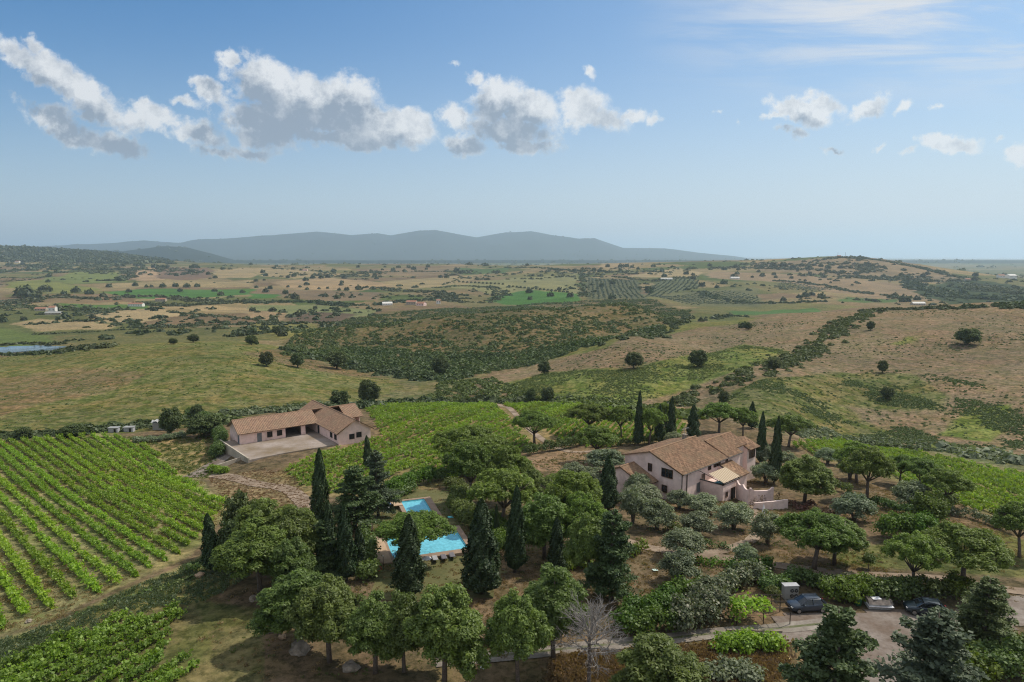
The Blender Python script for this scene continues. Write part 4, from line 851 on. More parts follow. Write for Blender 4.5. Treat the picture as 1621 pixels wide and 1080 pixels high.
# balcony block: open loggia above a pink parapet, awning over it
blk = MB().box(6.0, 11.8, -4.7, -.0, w0, 2.5).obj('balcony', M['wall'], villa)
pr = MB(); pr.box(6.0, 11.8, -4.7, -4.5, 2.5, 3.25); pr.box(6.0, 6.2, -4.5, 0, 2.5, 3.25); pr.box(11.6, 11.8, -4.5, 0, 2.5, 3.25); pr.obj('parapet', M['wall'], blk)
rl = MB(); rl.box(5.9, 11.9, -4.8, -4.4, 3.25, 3.36); rl.box(5.9, 6.25, -4.4, 0, 3.25, 3.36); rl.obj('railing', M['blackmetal'], blk)
for x_, y_ in ((6.1, -4.6), (11.7, -4.6)): MB().box(x_ - .08, x_ + .08, y_ - .08, y_ + .08, 3.36, 3.75).obj('post', M['blackmetal'], blk)
window(villa, 'y', 0, 6.6, 7.5, 2.7, 4.0, -1)
aw = MB().add([(5.8, -1.9, 4.85), (11.6, -1.9, 4.85), (11.6, -4.9, 3.82), (5.9, -4.9, 3.80), (5.8, -1.9, 4.80), (11.6, -1.9, 4.80), (11.6, -4.9, 3.77), (5.9, -4.9, 3.75)], [(0, 1, 2, 3), (7, 6, 5, 4), (0, 3, 7, 4), (1, 5, 6, 2), (3, 2, 6, 7), (0, 4, 5, 1)]).obj('awning', M['awning'], villa)
fr_ = MB(); fr_.tube([(5.8, 0, 4.9), (5.8, -5.1, 3.62)], .06, 5); fr_.tube([(12.0, 0, 4.9), (12.0, -5.1, 3.62)], .06, 5); fr_.tube([(5.8, -5.1, 3.62), (12.0, -5.1, 3.62)], .07, 5); fr_.obj('awning_frame', M['gutter'], aw)
window(blk, 'y', -4.7, 8.9, 10.3, -.1, 2.0, -1, mats=('wood', 'dark'), bars=1, name='door')
window(blk, 'y', -4.7, 7.0, 7.6, .9, 1.7, -1, bars=0)
MB().box(7.4, 9.0, -3.2, -2.2, 2.52, 2.9).obj('bench', M['turqcloth'], blk, .04)
# scalloped terrace wall in world coordinates
def walling(name, pts, zb, prof, th, mat_, label, cat='wall', n_=40, parent=None):
    mb = MB()
    for (a, b_), pf in zip(zip(pts[:-1], pts[1:]), prof):
        a = Vector(a); b_ = Vector(b_); d = (b_ - a); L = d.length; d.normalize(); s_ = Vector((-d.y, d.x)) * th * .5; vs = []
        for k in range(n_ + 1):
            u = k / n_; p = a + (b_ - a) * u; z = pf(u)
            vs += [(p.x - s_.x, p.y - s_.y, zb), (p.x + s_.x, p.y + s_.y, zb), (p.x + s_.x, p.y + s_.y, z), (p.x - s_.x, p.y - s_.y, z)]
        fs = [(0, 1, 2, 3), (4 * n_ + 3, 4 * n_ + 2, 4 * n_ + 1, 4 * n_)]
        for k in range(n_):
            for j in range(4): fs.append((4 * k + j, 4 * k + (j + 1) % 4, 4 * k + 4 + (j + 1) % 4, 4 * k + 4 + j))
        mb.add(vs, fs)
    o = mb.obj(name, mat_, parent)
    return tag(o, label, cat) if parent is None else o
sc1 = lambda u: -.9 - .55 * abs(math.sin(math.pi * 2 * u)) * (1 - .2 * u)
sc2 = lambda u: -.75 - .55 * (abs(math.sin(math.pi * 1.0 * min(1, max(0, (u - .08) / .84)))) > .02) * (1 - abs(2 * min(1, max(0, (u - .08) / .84)) - 1) ** 6)
walling('terrace_wall', [(41.3, 121.1), (41.9, 116.2), (46.3, 116.7)], -7, [sc1, sc2], .3, M['wall'], 'curved pink terrace wall with scalloped top at the right of the villa')
lowz = float(H(43.5, 112.5))
walling('garden_wall', [(41.6, 113.2), (44.5, 112.6), (47.6, 113.6)], lowz - 1.5, [lambda u: lowz + 1.0 + .5 * u, lambda u: lowz + 1.5], .3, M['wall'], 'low pink garden wall topped with flowers below the terrace')
PT = G(1070, 806)
tag(MB().prism([(27.2, 109.0), (34.5, 114.6), (31.5, 118.0), (28.5, 117.2), (23.5, 113.0)], -7.5, -4.22).obj('terrace', M['coping']), 'brown paved terrace at the corner of the villa', 'terrace')
# --- winery
WA = math.atan2(.6, .8); WO = (-70.6, 172.8); WZ = -8.9
win = empty('winery', (WO[0], WO[1], WZ), WA, 'long low pink farm building with two crossing tiled roofs above a gravel yard', 'farm building')
wp = M['wall2']; t2 = M['tiles2']
# main wing with real openings in the front wall
fw = MB()
for x0, x1, z0, z1 in ((0, 11.8, -3, 3.0), (11.8, 16.1, 2.55, 3.0), (16.1, 17.3, -3, 3.0), (17.3, 21.2, 2.75, 3.0)): fw.box(x0, x1, 0, .3, z0, z1)
fw.obj('front_wall', wp, win)
wall_block([(.3, -3), (9.8, -3), (9.8, 3.0), (4.9, 5.4), (.3, 3.05)], 'x', 0, .3, wp, win, 'end_wall')
MB().box(.3, 33.5, 9.5, 9.8, -3, 3.0).obj('back_wall', wp, win)
wall_block([(.3, -3), (9.5, -3), (9.5, 2.95), (4.9, 5.3), (.3, 2.95)], 'x', 33.2, 33.5, wp, win, 'end_wall')
MB().box(.3, 33, .3, 9.5, -3, .02).obj('floor_slab', M['stone'], win)
MB().box(11.6, 11.8, .3, 9.5, .02, 3.0).obj('inner_wall', M['beige'], win)
MB().box(17.0, 17.2, .3, 9.5, .02, 3.0).obj('inner_wall', M['beige'], win)
r1 = roof_plane((-.7, -.75, 2.85), (21.0, -.75, 2.85), (21.0, 4.9, 5.55), (-.7, 4.9, 5.55), t2, 'roof', win, pitch=.42)
ridge([(-.7, 4.9, 5.6), (34.2, 4.9, 5.6)], t2, r1)
roof_plane((34.2, 10.4, 2.85), (-.7, 10.4, 2.85), (-.7, 4.9, 5.55), (34.2, 4.9, 5.55), t2, 'roof', win, pitch=.42)
roof_plane((29.0, -.75, 2.85), (34.2, -.75, 2.85), (34.2, 4.9, 5.55), (29.0, 4.9, 5.55), t2, 'roof', win, pitch=.42)
# cross wing
x0, x1, xr = 20.6, 29.6, 25.1
wall_block([(x0, -3), (x1, -3), (x1, 3.0), (xr, 5.7), (x0, 3.0)], 'y', -15, 14, wp, win, 'cross_wing_wall')
r2 = roof_plane((x0 - .7, -15.7, 2.85), (x0 - .7, 15, 2.85), (xr, 15, 6.0), (xr, -15.7, 6.0), t2, 'roof', win, pitch=.42)
ridge([(xr, -15.7, 6.05), (xr, 15, 6.05)], t2, r2)
roof_plane((x1 + .7, 15, 2.85), (x1 + .7, -15.7, 2.85), (xr, -15.7, 6.0), (xr, 15, 6.0), t2, 'roof', win, pitch=.42)
window(win, 'y', 0, 4.4, 5.4, .15, 2.25, -1, mats=('shutter', 'shutter'), bars=1, name='door')
window(win, 'y', 0, 7.0, 8.2, .9, 2.2, -1, mats=('gutter', 'dark'), bars=2); window(win, 'y', 0, 9.6, 10.8, .9, 2.2, -1, mats=('gutter', 'dark'), bars=2)
window(win, 'x', 0, 1.0, 2.0, .15, 2.1, -1, mats=('shutter', 'shutter'), bars=0, name='door')
for s0, s1 in ((-13.6, -12.3), (-10.8, -9.4)): window(win, 'x', x0, s0, s1, .9, 2.1, -1, mats=('gutter', 'dark'), bars=1)
window(win, 'y', -15, 23.6, 24.9, .9, 2.1, -1, mats=('gutter', 'dark'), bars=2); window(win, 'y', -15, 25.6, 26.9, 1.1, 2.3, -1, mats=('gutter', 'dark'), bars=2)
window(win, 'x', x0, -1.6, -.6, .15, 2.2, -1, mats=('gutter', 'dark'), bars=0, name='door')
def WL(x, y): return (WO[0] + .8 * x - .6 * y, WO[1] + .6 * x + .8 * y)
# terrace platform with retaining wall
pl = [WL(-4.6, 6.5), WL(-4.2, -1), WL(-4.0, -16.0), WL(4, -17.3), WL(20.6, -16.2), WL(20.6, 0), WL(0, 0), WL(0, 6.5)]
pl = [G(358, 690), G(366, 705), G(393, 733), G(440, 722), G(530, 706)]
PLW = [WL(-3.6, 5.5), (G(394, 733).x, G(394, 733).y), (G(450, 719).x, G(450, 719).y), (G(531, 706).x, G(531, 706).y), WL(20.6, -14.6), WL(20.6, 0), WL(0, 0), WL(0, 5.5)]
tag(MB().prism(PLW, -15, WZ + .03).obj('yard_platform', M['yard']), 'pale gravel yard raised in front of the winery', 'yard')
a_, b_ = PLW[0], PLW[1]
rw = walling('retaining_wall', [a_, b_], -16, [lambda u: WZ + .75 - .3 * u], .35, M['beige'], 'tall beige retaining wall below the left edge of the winery yard')
ra_ = empty('ramp_wall', (0, 0, 0), 0, 'weathered grey wall along the ramp beside the winery', 'wall')
g1 = G(331, 748); g2 = (PLW[1][0] * .75 + PLW[0][0] * .25, PLW[1][1] * .75 + PLW[0][1] * .25)
walling('wall_body', [(g1.x, g1.y), g2], g1.z - 1.5, [lambda u: g1.z + 1.2 + 1.1 * u], .3, M['beige'], None, parent=ra_)
ribbon('ramp', [(305, 756), (335, 738), (362, 715), (352, 700)], 5, M['gravel'], 'grey ramp beside the winery')
# ------------------------------------------------------------------ pools and pool furniture
def pool(o2, ang, lx, ly, zt, deck, label, grow=(1, 1, 1, 1)):
    e = empty('swimming_pool', (o2[0], o2[1], zt), ang, label, 'pool')
    l, r_, n_, f = deck
    d = MB(); d.box(-l, 0, -n_, ly + f, -3, .12); d.box(lx, lx + r_, -n_, ly + f, -3, .12); d.box(0, lx, -n_, 0, -3, .121); d.box(0, lx, ly, ly + f, -3, .121)
    d.obj('deck', M['coping'], e)
    b = MB(); b.box(0, .12, 0, ly, -2.9, .0); b.box(lx - .12, lx, 0, ly, -2.9, 0); b.box(.12, lx - .12, 0, .12, -2.9, 0); b.box(.12, lx - .12, ly - .12, ly, -2.9, 0); b.obj('basin', simple('pool lining', (.12, .48, .60), .6), e)
    g = MB(); n = 24; vs = []; fs = []
    for i in range(n + 1):
        for j in range(n + 1): vs.append((.12 + (lx - .24) * i / n, .12 + (ly - .24) * j / n, -.12))
    for i in range(n):
        for j in range(n): q = i * (n + 1) + j; fs.append((q, q + n + 1, q + n + 2, q + 1))
    g.add(vs, fs).obj('water', M['pool'], e)
    return e
A19 = R(19)
p1 = pool((-15.9, 87.2), A19, 10.4, 7.0, float(H(-11, 90)) + .35, (4.2, .8, 1.2, 1.1), 'large rectangular swimming pool partly under the pine')
MB().box(-4.15, -.35, -1.1, 6.6, .13, .17).obj('paving', M['deck'], p1)
p2 = pool((-16.9, 107.8), A19, 4.1, 7.8, float(H(-15.5, 110)) + .1, (.7, 1.2, .8, .6), 'small swimming pool with pale step and brown coping')
MB().box(-1.9, -.05, 5.6, 7.9, .13, .2).obj('step', M['deck'], p2)
def lounger(px, py, rz, cloth, label, group='sun loungers by the pools', up=.6):
    p = G(px, py); e = empty('sun_lounger', p + Vector((0, 0, .08)), rz, label, 'sun lounger', group)
    MB().box(-.95, .35, -.32, .32, .30, .36).obj('seat', M[cloth], e, .015)
    m_ = MB(); Mx = Matrix.Translation((.35, 0, .33)) @ Matrix.Rotation(-up, 4, 'Y'); m_.box(0, .75, -.32, .32, -.03, .03, Mx); m_.obj('backrest', M[cloth], e, .015)
    f = MB(); f.box(-.98, .5, -.36, -.32, .26, .32); f.box(-.98, .5, .32, .36, .26, .32); f.obj('frame', M['greymetal'], e)
    for x_ in (-.85, .3):
        for y_ in (-.34, .34): MB().box(x_ - .025, x_ + .025, y_ - .02, y_ + .02, -.05, .28).obj('leg', M['greymetal'], e)
    return e
lounger(617, 801, 2.6, 'bluecloth', 'blue lounger with pale frame, upper one beside the small pool'); lounger(610, 806, 2.8, 'lightcloth', 'pale lounger with raised back left of the small pool')
lounger(722, 786, .5, 'turqcloth', 'turquoise covered lounger by the dark bushes with dark raised back'); lounger(722, 793, .3, 'turqcloth', 'turquoise lounger in front of the dark bush nearer the camera', up=.3)
lounger(689, 889, -1.3, 'lightcloth', 'pale striped lounger below the large pool deck', up=.4); lounger(703, 887, -1.3, 'greycloth', 'dark grey lounger in the middle of the lawn row', up=.4); lounger(716, 884, -1.3, 'greycloth', 'dark grey lounger at the right end of the lawn row', up=.4)
p = G(676, 894); e = empty('garden_umbrella', p, 0, 'small white folded back parasol on the lawn left of the lounger row', 'parasol')
MB().tube([(0, 0, 0), (0, 0, 1.1)], .03, 6).obj('pole', M['greymetal'], e); cn_ = MB(); cn_.add([(0, 0, 1.2)] + [(math.cos(k * math.pi / 4) * .65, math.sin(k * math.pi / 4) * .65, .85) for k in range(8)] + [(0, 0, 1.15)] , [(0, 1 + k, 1 + (k + 1) % 8) for k in range(8)] + [(9, 1 + (k + 1) % 8, 1 + k) for k in range(8)]).obj('canopy', M['cloth'], e)
p = G(1208, 822); e = empty('parasol', p, 0, 'closed white parasol standing by the flowered garden wall', 'parasol')
MB().tube([(0, 0, 0), (0, 0, 2.6)], .035, 6).obj('pole', M['greymetal'], e); MB().tube([(0, 0, .9), (0, 0, 1.1), (0, 0, 2.0), (0, 0, 2.55)], [.16, .22, .14, .03], 8).obj('canopy', M['cloth'], e)
# brick barbecue with hood
p = G(579, 838); e = empty('barbecue_oven', p, .35, 'pink stone barbecue oven with grey pyramid hood beside the cypresses', 'barbecue')
b = MB(); b.box(-1.0, 1.0, -.6, .6, -.3, .9); b.box(-1.0, -.75, -.6, .6, .9, 1.9); b.box(.75, 1.0, -.6, .6, .9, 1.9); b.box(-.75, .75, .4, .6, .9, 1.9); b.obj('body', M['wall2'], e)
MB().box(-.7, .7, -.62, -.602, .05, .75).obj('firebox', M['dark'], e); MB().box(-1.15, 1.15, -.8, -.61, .88, .98).obj('worktop', M['beige'], e)
MB().add([(-1.15, -.75, 1.9), (1.15, -.75, 1.9), (1.15, .75, 1.9), (-1.15, .75, 1.9), (-.25, -.2, 2.8), (.25, -.2, 2.8), (.25, .2, 2.8), (-.25, .2, 2.8)], [(3, 2, 1, 0), (4, 5, 6, 7), (0, 1, 5, 4), (1, 2, 6, 5), (2, 3, 7, 6), (3, 0, 4, 7)]).obj('hood', M['stone'], e)
def chair(px, py, rz, label):
    p = G(px, py); e = empty('garden_chair', p, rz, label, 'chair', 'white garden furniture by the barbecue')
    MB().box(-.25, .25, -.25, .25, .42, .46).obj('seat', M['cloth'], e); MB().box(-.25, .25, .22, .26, .46, .9).obj('backrest', M['cloth'], e)
    for x_ in (-.22, .22):
        for y_ in (-.22, .22): MB().box(x_ - .02, x_ + .02, y_ - .02, y_ + .02, 0, .42).obj('leg', M['cloth'], e)
chair(573, 841, .4, 'white plastic chair left of the barbecue oven')
# life ring post and gate
p = G(607, 903); e = empty('pool_gate', p, .2, 'thin dark pool gate with pale post top at the deck corner', 'gate')
f = MB(); f.tube([(0, 0, 0), (0, 0, 1.9)], .035, 6); f.tube([(-1.3, 0, 1.0), (0, 0, 1.0)], .025, 5); f.tube([(-1.3, 0, 0), (-1.3, 0, 1.05)], .03, 5); f.obj('frame', M['gutter'], e); MB().tube([(0, 0, 1.9), (0, 0, 2.05)], .06, 8).obj('lamp', M['whitewall'], e)
q = G(600, 906); rg_ = MB(); rg_.tube([(math.cos(a) * .32, 0, .5 + math.sin(a) * .32) for a in np.linspace(0, 6.283, 17)], .07, 6); lo_ = rg_.obj('life_ring', M['redplastic']); lo_.location = q; tag(lo_, 'faded red life ring leaning by the pool gate', 'life ring')

# ------------------------------------------------------------------ vehicles and yard things
def car(px, py, rz, paint_, label, L=4.35, Hh=1.58):
    p = G(px, py); e = empty('parked_car', p + Vector((0, 0, .06)), rz, label, 'car')
    # sections along the length: x, half width at sill, at belt, belt height, bonnet/boot top height
    xs = [-2.18, -2.05, -1.7, -1.1, -.75, 0, .8, 1.45, 1.85, 2.08, 2.17]
    top = [.70, .84, .92, .98, 1.02, 1.04, 1.05, 1.06, 1.02, .90, .72]; hw = [.66, .80, .87, .90, .91, .91, .91, .90, .88, .80, .68]; bot = [.42, .32, .25, .22, .22, .22, .22, .24, .30, .38, .45]
    vs = []; fs = []; kk = L / 4.35
    for x, t_, w_, b0 in zip(xs, top, hw, bot):
        ring = [(-w_ * .90, b0), (-w_, b0 + .18), (-w_, t_ - .18), (-w_ * .93, t_ - .03), (-w_ * .6, t_ + .03), (0, t_ + .05)]
        ring = ring + [(-y, z) for y, z in ring[-2::-1]]; vs += [(x * kk, y, z) for y, z in ring]
    nr = 11
    for i in range(len(xs) - 1):
        for j in range(nr): fs.append((i * nr + j, i * nr + (j + 1) % nr, (i + 1) * nr + (j + 1) % nr, (i + 1) * nr + j))
    fs.append(tuple(range(nr - 1, -1, -1))); fs.append(tuple((len(xs) - 1) * nr + j for j in range(nr)))
    MB().add(vs, fs).obj('body', paint_, e, smooth=True)
    # cabin: glass house with roof and pillars (front is -x)
    cs_ = [(-1.12, .98, .80), (-.35, Hh - .07, .60), (.1, Hh, .60), (1.2, Hh - .05, .57), (1.88, 1.08, .70)]
    vs = []; fs = []
    for x, z, w_ in cs_: vs += [(x * kk, -.84, 1.0), (x * kk, -w_ - .03, z), (x * kk, 0, z + .03), (x * kk, w_ + .03, z), (x * kk, .84, 1.0)]
    for i in range(len(cs_) - 1):
        for j in range(4): fs.append((i * 5 + j, i * 5 + j + 1, i * 5 + 5 + j + 1, i * 5 + 5 + j))
    fs += [(0, 1, 2, 3, 4), (24, 23, 22, 21, 20)]
    cab = MB().add(vs, fs).obj('cabin', M['carglass'], e)
    rv = []; rf_ = []
    for x, z, w_ in cs_[1:4]: rv += [(x * kk, -w_ - .06, z - .02), (x * kk, -w_ * .9, z + .045), (x * kk, 0, z + .075), (x * kk, w_ * .9, z + .045), (x * kk, w_ + .06, z - .02)]
    for i in range(2):
        for j in range(4): rf_.append((i * 5 + j, i * 5 + j + 1, i * 5 + 6 + j, i * 5 + 5 + j))
    MB().add(rv, rf_).obj('roof', paint_, cab, smooth=True)
    pl_ = MB()
    for s_ in (-1, 1):
        pl_.tube([(-1.12 * kk, s_ * .84, 1.0), (-.35 * kk, s_ * .65, Hh - .05)], .045, 5); pl_.tube([(.3 * kk, s_ * .87, 1.0), (.25 * kk, s_ * .66, Hh)], .05, 5); pl_.tube([(1.75 * kk, s_ * .82, 1.0), (1.2 * kk, s_ * .62, Hh - .03)], .11, 5); pl_.tube([(-.35 * kk, s_ * .58, Hh + .06), (1.2 * kk, s_ * .56, Hh + .03)], .025, 5)
    pl_.obj('pillars', paint_, cab)
    for s_ in (-1, 1):
        for x in (-1.35, 1.32):
            w_ = MB(); w_.tube([(x * kk, s_ * .70, .33), (x * kk, s_ * .93, .33)], .33, 18); wo_ = w_.obj('wheel', M['tyre'], e, .02)
            MB().tube([(x * kk, s_ * .92, .33), (x * kk, s_ * .945, .33)], .21, 12).obj('rim', M['rim'], wo_)
        h = MB(); h.box(-2.14 * kk, -1.92 * kk, min(s_ * .5, s_ * .78), max(s_ * .5, s_ * .78), .66, .80); h.obj('headlight', M['lamp'], e, .03)
        h = MB(); h.box(2.02 * kk, 2.14 * kk, min(s_ * .45, s_ * .78), max(s_ * .45, s_ * .78), .80, .92); h.obj('tail_light', M['redlamp'], e, .03)
        h = MB(); h.box(-.85 * kk, -.68 * kk, min(s_ * .92, s_ * 1.06), max(s_ * .92, s_ * 1.06), .98, 1.12); h.obj('mirror', paint_, e, .03)
    return e
car(1277, 966, .10, M['carblue'], 'dark blue grey car with open bonnet shine parked beside the heat pump', 4.5)
car(1465, 972, -.30, M['carblack'], 'dark teal car parked at the right of the gravel yard', 4.3)
p = G(1250, 948); e = empty('heat_pump', p, .05, 'large grey heat pump unit with four round fans behind the car', 'heat pump')
MB().box(-.85, .85, -.4, .4, .12, 1.75).obj('casing', M['greymetal'], e, .02); MB().box(-.9, .9, -.45, .45, 1.75, 1.8).obj('lid', M['lightcloth'], e)
for x_ in (.02, .53):
    for z_ in (.55, 1.2):
        fo = MB().tube([(x_ + .03, -.41, z_), (x_ + .03, -.43, z_)], .23, 18).obj('fan', M['blackmetal'], e); gr = MB()
        for k in range(3): gr.tube([(x_ + .03 + math.cos(k * 1.047) * .22, -.44, z_ + math.sin(k * 1.047) * .22), (x_ + .03 - math.cos(k * 1.047) * .22, -.44, z_ - math.sin(k * 1.047) * .22)], .012, 4)
        gr.obj('grille', M['greymetal'], fo)
for x_ in (-.6, .6): MB().box(x_ - .1, x_ + .1, -.4, .4, -.2, .12).obj('foot', M['stone'], e)
p = G(1391, 962); e = empty('covered_boat', p, -.12, 'small pale boat hull under a grey cover with a white sheet on top', 'boat')
vs = []; fs = []; n_ = 9
for i in range(n_):
    x = -1.35 + 2.7 * i / (n_ - 1); w_ = .85 * (1 - max(0, x / 1.35) ** 3 * .45); vs += [(x, -w_ * .85, .12), (x, -w_, .75), (x, w_, .75), (x, w_ * .85, .12)]
for i in range(n_ - 1):
    for j in range(4): fs.append((4 * i + j, 4 * i + (j + 1) % 4, 4 * i + 4 + (j + 1) % 4, 4 * i + 4 + j))
fs += [(3, 2, 1, 0), tuple(4 * (n_ - 1) + j for j in range(4))]
MB().add(vs, fs).obj('hull', M['tarp'], e); MB().box(-1.4, 1.3, -.9, .9, .48, .56).obj('rubbing_strip', M['cloth'], e, .02)
vs = []; fs = []
for i in range(n_):
    x = -1.38 + 2.7 * i / (n_ - 1); w_ = .86 * (1 - max(0, x / 1.35) ** 3 * .45); h = .35 + .08 * math.sin(i * 2.1); vs += [(x, -w_, .76), (x, -w_ * .5, .76 + h), (x, w_ * .5, .76 + h * .95), (x, w_, .76)]
for i in range(n_ - 1):
    for j in range(3): fs.append((4 * i + j, 4 * i + j + 1, 4 * i + 5 + j, 4 * i + 4 + j))
fs += [(0, 1, 2, 3), tuple(4 * (n_ - 1) + 3 - j for j in range(4))]
MB().add(vs, fs).obj('cover', simple('faded brown cover', (.17, .145, .13), .85, .3, 2), e)
MB().box(-.9, .1, -.35, .35, 1.17, 1.2, Matrix.Rotation(.15, 4, 'Z')).obj('sheet', M['cloth'], e)
p = G(1358, 959); e = empty('wheelie_bin', p, .1, 'dark green wheeled bin in front of the bright hedge', 'bin')
MB().add([(-.24, -.26, .08), (.24, -.26, .08), (.24, .26, .08), (-.24, .26, .08), (-.3, -.33, 1.0), (.3, -.33, 1.0), (.3, .33, 1.0), (-.3, .33, 1.0)], [(3, 2, 1, 0), (4, 5, 6, 7), (0, 1, 5, 4), (1, 2, 6, 5), (2, 3, 7, 6), (3, 0, 4, 7)]).obj('body', M['greenplastic'], e, .02)
MB().box(-.33, .33, -.36, .38, 1.0, 1.07).obj('lid', M['greenplastic'], e, .02)
for s_ in (-1, 1): MB().tube([(s_ * .24, .28, .1), (s_ * .32, .28, .1)], .1, 10).obj('wheel', M['tyre'], e)
# pergola with a vine at the left of the yard
p = G(1205, 985); e = empty('pergola', p, .0, 'dark timber pergola frame with a climbing vine left of the car', 'pergola')
for x_ in (-2.9, 0, 2.9):
    for y_ in (-.6, 2.2): MB().tube([(x_, y_, -.2), (x_, y_, 2.0)], .05, 6).obj('post', M['gutter'], e)
r_ = MB()
for y_ in (-.6, .8, 2.2): r_.tube([(-3.1, y_, 2.0), (3.1, y_, 2.0)], .04, 5)
for k in range(6): r_.tube([(-2.9 + k * 1.16, -.7, 2.05), (-2.9 + k * 1.16, 2.3, 2.05)], .03, 5)
r_.obj('rafters', M['gutter'], e)
P_ = np.stack([rng.uniform(-3.2, .9, 700), rng.normal(0, .8, 700) + .3, 2.05 + rng.normal(0, .16, 700)], 1); P_[:150, 2] -= rng.random(150) * 1.6; P_[:150, 0] = rng.normal(-2.6, .5, 150)
v, f = leaves(P_, np.tile([0, 0, 1.], (700, 1)), .28); link('climbing_vine', mesh_np('climbing_vine', v, f, [M['vine']]), e)
k_ = MB(); a0, a1 = G(1150, 1000), G(1238, 1002); k_.box(-.1, .1, 0, (a1 - a0).length, -.1, .28); ko = k_.obj('kerb_wall', M['stone']); ko.location = a0; ko.rotation_euler = (0, 0, math.atan2(a1.y - a0.y, a1.x - a0.x) - math.pi / 2); tag(ko, 'low stone kerb along the track below the pergola', 'kerb')
def slab(px, py, sx, sy, rz, mt, label, name, cat, h=.05):
    p = G(px, py); o = MB().box(-sx / 2, sx / 2, -sy / 2, sy / 2, 0, h).obj(name, M[mt], None, .008); o.location = p + Vector((0, 0, .12)); o.rotation_euler = (.05, .08, rz); return tag(o, label, cat)
slab(1237, 1062, .8, 1.7, .45, 'greenfoil', 'pale green board lying in the grass at the bottom', 'board', 'board')
slab(1037, 904, .7, .5, .3, 'greenfoil', 'small pale green lid lying on the ground near the olive', 'lid', 'lid'); slab(1552, 888, .9, .4, .1, 'greenfoil', 'pale sheet lying on the lawn right of the big pine', 'sheet', 'sheet')
slab(713, 820, .9, .7, .6, 'turqcloth', 'turquoise towel on the shaded lawn between the pools', 'towel', 'towel', .03)
p = G(1241, 1045); hs_ = MB(); hs_.tube([(math.cos(a) * (.5 + .05 * (a > 6.3)), math.sin(a) * .45, .12 + a * .012) for a in np.linspace(0, 12.5, 40)], .045, 5); ho = hs_.obj('coiled_hose', M['yellowhose']); ho.location = p + Vector((0, 0, .05)); tag(ho, 'coiled yellow hose in dry grass by the cedar', 'hose')
# boulders
def boulder(px, py, s_, label, seed, mt='stone'):
    rg = np.random.default_rng(seed); bm = bmesh.new(); bmesh.ops.create_icosphere(bm, subdivisions=3, radius=1); s_ *= .75
    for v_ in bm.verts:
        d = v_.co.normalized(); q = 1 + .8 * float(vn(np.float64(d.x * 1.6 + seed), np.float64(d.y * 1.6 + d.z), seed)) + .4 * float(vn(np.float64(d.x * 4), np.float64(d.z * 5 + d.y * 3), seed)); v_.co = d * q; v_.co.z *= .62
    me = bpy.data.meshes.new('boulder'); bm.to_mesh(me); bm.free(); me.materials.append(M[mt]); o = link('boulder', me); o.location = G(px, py) + Vector((0, 0, s_ * .2)); o.scale = (s_, s_ * .8, s_); o.rotation_euler = (0, 0, rg.random() * 6); return tag(o, label, 'boulder')
M['sandstone'] = simple('orange sandstone', (.36, .25, .16), .95, .25, 2, bump=.5)
boulder(316, 913, 1.0, 'pale boulder beside the lone cypress on the left', 1, 'sandstone'); boulder(404, 950, .9, 'pale boulder at the left foot of the pine row', 2); boulder(430, 1000, .8, 'grey boulder under the pines, upper one of the bank', 3)
boulder(447, 1010, .62, 'flat topped orange boulder on the bank', 4, 'sandstone'); boulder(474, 1030, 1.5, 'large layered boulder under the pine trunks', 5); boulder(555, 1060, 1.2, 'half buried boulder right of the second trunk', 6); boulder(433, 990, .6, 'small grey rock above the orange boulder', 8); boulder(764, 1057, .35, 'small white stone in dry grass below the track', 9, 'whitewall')
boulder(1225, 1048, .4, 'small tan rock beside the yellow hose', 12, 'sandstone'); boulder(45, 985, .5, 'pale broken stone at the vineyard edge', 13)
# shacks beside the far hedge
p = G(263, 679); e = empty('shed', p, .12, 'collapsed low shed covered with grey tarpaulin sheets', 'shed')
MB().box(-3.2, 3.2, -1.8, 1.8, -.5, 2.3).obj('wall', M['greymetal'], e); rg = np.random.default_rng(3); vs = []; fs = []
for i in range(15):
    for j in range(7): vs.append((-3.5 + .5 * i, -2.1 + .7 * j, 2.45 + .5 * rg.random() + .3 * math.sin(j)))
for i in range(14):
    for j in range(6): q = i * 7 + j; fs.append((q, q + 7, q + 8, q + 1))
MB().add(vs, fs).obj('roof', M['tarp'], e)
for px, py, label in ((181, 684, 'white panel hut at the vineyard far edge'), (205, 683, 'narrow white hut right of the white panel hut')):
    p = G(px, py); e = empty('hut', p, .1, label, 'hut'); b = MB().box(-1.3, 1.3, -.8, .8, -.3, 1.35).obj('wall', M['lightcloth'], e); MB().box(-1.5, 1.5, -1, 1, 1.35, 1.45).obj('roof', M['greymetal'], e); MB().box(.2, .8, -.83, -.802, 0, 1.1).obj('door', M['dark'], e)
# far farmhouses
def farm(px, py, L, W_, h, rz, wallm, roofm, label, hip=False):
    p = G(px, py); e = empty('farmhouse', p, rz, label, 'house'); wall_block([(-W_ / 2, -2), (W_ / 2, -2), (W_ / 2, h), (0, h + W_ * .22), (-W_ / 2, h)], 'x', -L / 2, L / 2, M[wallm], e)
    rr_ = MB()
    for s_ in (-1, 1): rr_.add([(-L / 2 - .4, s_ * (W_ / 2 + .5), h - .1), (L / 2 + .4, s_ * (W_ / 2 + .5), h - .1), (L / 2 + .4, 0, h + W_ * .22 + .25), (-L / 2 - .4, 0, h + W_ * .22 + .25)], [(0, 1, 2, 3) if s_ < 0 else (3, 2, 1, 0)])
    rr_.obj('roof', M[roofm], e)
    for k in range(max(2, int(L / 4))): x = -L / 2 + L * (k + .5) / max(2, int(L / 4)); MB().box(x - .5, x + .5, -W_ / 2 - .04, -W_ / 2 - .002, h * .4, h * .75).obj('window', M['dark'], e)
M['redroof'] = simple('red tile roof', (.30, .15, .10), .9, .2, 1); M['whiteroof'] = simple('pale sheet roof', (.60, .58, .55), .7, .1, 1)
